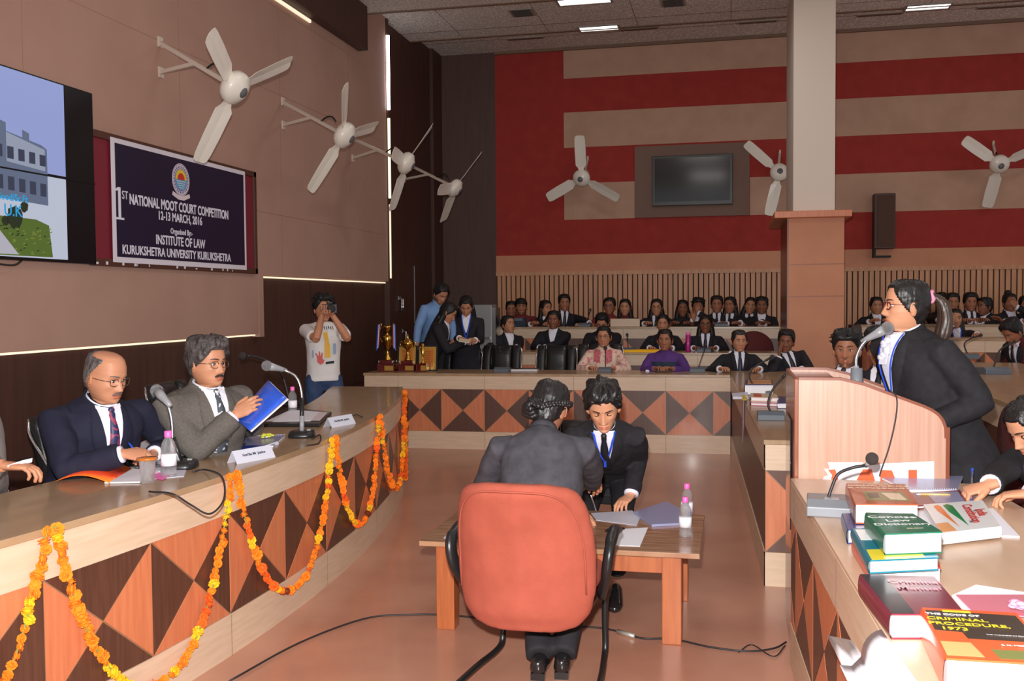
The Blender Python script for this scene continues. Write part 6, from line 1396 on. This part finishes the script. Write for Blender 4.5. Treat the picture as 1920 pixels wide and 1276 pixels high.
aud('woman with pinned-up hair in black suit and tie at the far desk', 1386, 639, 1, 6, skin='a', hair='tied', near=1, tie='tie_navy', h=(.2, .2), head=(8, 0, 0), hmat='hair')
e = PY(1474, 640, 11.12)
aud('young man leaning sideways, hand on cheek, beside the pillar', 1474, 640, 1, 14, skin='d', hair='short', near=1, tie='tie_black', head=(-22, 4, -4), side=16, vol=.02, hh={'R': PY(1461, 668, 10.95)}, poles={'R': (.5, .3, -1), 'L': (-.9, 0, -.6)}, hdir=(V((0, 0, 1)), None), hup=(V((-1, 0, 0)), None))
# second row
aud('woman in black suit looking up to the right, leftmost of the second row', 953, 608, 2, 28, skin='b', hair='tied', head=(20, -8, 0), open_collar=True, h=(.05, .2))
aud('young man in open white collar, hands on desk, centre left of the second row', 1038, 600, 2, 0, skin='d', hair='short', open_collar=True, h=(.1, -.05), vol=.014, girth=1.15)
aud('person with glasses bending low over the second row desk, right behind the kurta woman', 1129, 606, 2, 0, skin='b', hair='short', glasses='glasses_black', head=(0, 22, 0), lean=22, girth=1.3, vol=.02)
aud('woman in black half hidden directly behind the woman in purple', 1243, 607, 2, -5, skin='b', hair='tied', head=(6, 0, 0))
aud('woman with long black hair, glasses and navy tie in the second row', 1323, 608, 2, 0, skin='d', hair='long', glasses='glasses_black', tie='tie_navy', girth=1.1)
# third row
aud('man in black cap and dark red top, leftmost face of the third row', 977, 575, 3, 15, skin='c', hair='cap', top='red_cloth', style='jumper', girth=1.4, fat=1.08, beard=True)
aud('person just behind the shoulder of the man in the cap', 959, 580, 3, 10, skin='c', hair='short', top='red_cloth', style='jumper', Y=14.32, nolegs=True)
aud('woman with long hair and dark tie beside the man in the cap', 1023, 578, 3, 25, skin='b', hair='long', tie='tie_black', head=(22, 0, 0))
aud('man with tie leaning back with an arm stretched along the third row desk', 1058, 568, 3, 18, skin='c', hair='short', tie='tie_black', side=-6, h=(.1, .45), poles={'R': (.9, -.4, -.6), 'L': (-.9, 0, .2)}, vol=.02)
aud('person with glasses leaning left behind the cream file, third row', 1143, 574, 3, -5, skin='c', hair='short', glasses='glasses_black', side=-8, top='red_cloth', style='jumper')
aud('woman with long hair and maroon top just right of the cream file', 1172, 576, 3, 0, skin='a', hair='long', open_collar=True, shirt='dark_red')
aud('woman with long hair, glasses and tie in the middle of the third row', 1231, 576, 3, 0, skin='a', hair='long', glasses='glasses_black', tie='tie_black')
aud('dark-clad person with blurred face between two third row students', 1280, 578, 3, 5, skin='d', hair='long', top='suit_far', style='jumper')
aud('boy hiding his mouth behind his hand, white cuffs showing', 1309, 575, 3, 0, skin='c', hair='messy', open_collar=True, hh={'L': PY(1308, 586, 13.85), 'R': PY(1300, 600, 13.75)}, hdir=(V((0, 0, 1)), V((0, 0, 1))), hup=(V((0, -1, 0)), V((0, -1, 0))), vol=.02, head=(0, 8, 0))
aud('boy looking ahead left of the long-haired student, third row', 1344, 571, 3, 0, skin='c', hair='short', tie='tie_black', vol=.018)
aud('long-haired student with dark tie and open blazer, third row', 1369, 572, 3, -8, skin='c', hair='long', tie='tie_black', head=(-10, 0, 0))
aud('woman leaning her head to the left of the boy with clasped hands', 1407, 573, 3, 0, skin='b', hair='long', Y=14.25, head=(0, 0, -10), tie='tie_black')
aud('boy with clasped hands in open white collar beside the pillar, third row', 1428, 573, 3, 0, skin='d', hair='short', open_collar=True, h=(.02, .02), vol=.02)
# right of the pillar
aud('woman in black suit sitting alone right of the pillar, top row', 1643, 573, 4, 5, skin='b', hair='tied', open_collar=True)
aud('boy half hidden behind the ponytail of the speaker, top row', 1766, 566, 4, 0, skin='d', hair='short', Y=14.25, vol=.02)
aud('boy with thick dark hair just right of the ponytail, top row', 1786, 567, 4, 0, skin='c', hair='short', vol=.02)
aud('boy with folded hands and white shirt front, top row at the right', 1820, 567, 4, 0, skin='c', hair='short', tie='tie_black', h=(.0, .04), vol=.024)
aud('girl in profile resting over her arms, top row at the right', 1846, 574, 4, -60, skin='d', hair='tied', lean=20, Y=13.95)
aud('girl with high bun holding her cheek, top row at the far right', 1893, 567, 4, 10, skin='c', hair='topbun', hh={'L': PY(1904, 575, 13.8)}, hdir=(None, V((-.5, 0, .8))), poles={'R': (.9, -.4, -.6), 'L': (-1, .2, -.5)})
aud('person at the right edge of the top row, half cut off by the photo', 1924, 572, 4, 0, skin='c', hair='short', tie='tie_black')
aud('woman with hand on cheek and blue lanyard, middle row at the right', 1791, 597, 5, 0, skin='b', hair='long', lanyard=True, hh={'R': PY(1785, 607, 12.62)}, hdir=(V((0, 0, 1)), None), hup=(V((0, -1, 0)), None), poles={'R': (.5, .2, -1), 'L': (-.9, -.4, -.6)}, girth=1.15)
person('man bending forward over the side desk at the right edge', PD(1898, 622, 9.9), -58, head=(0, 34, 0), lean=32, skin='c', top='suit_far', hair='short', near=1, floor=.17, vol=.022, tie='tie_black')
for o in LINK: C.objects.link(o)
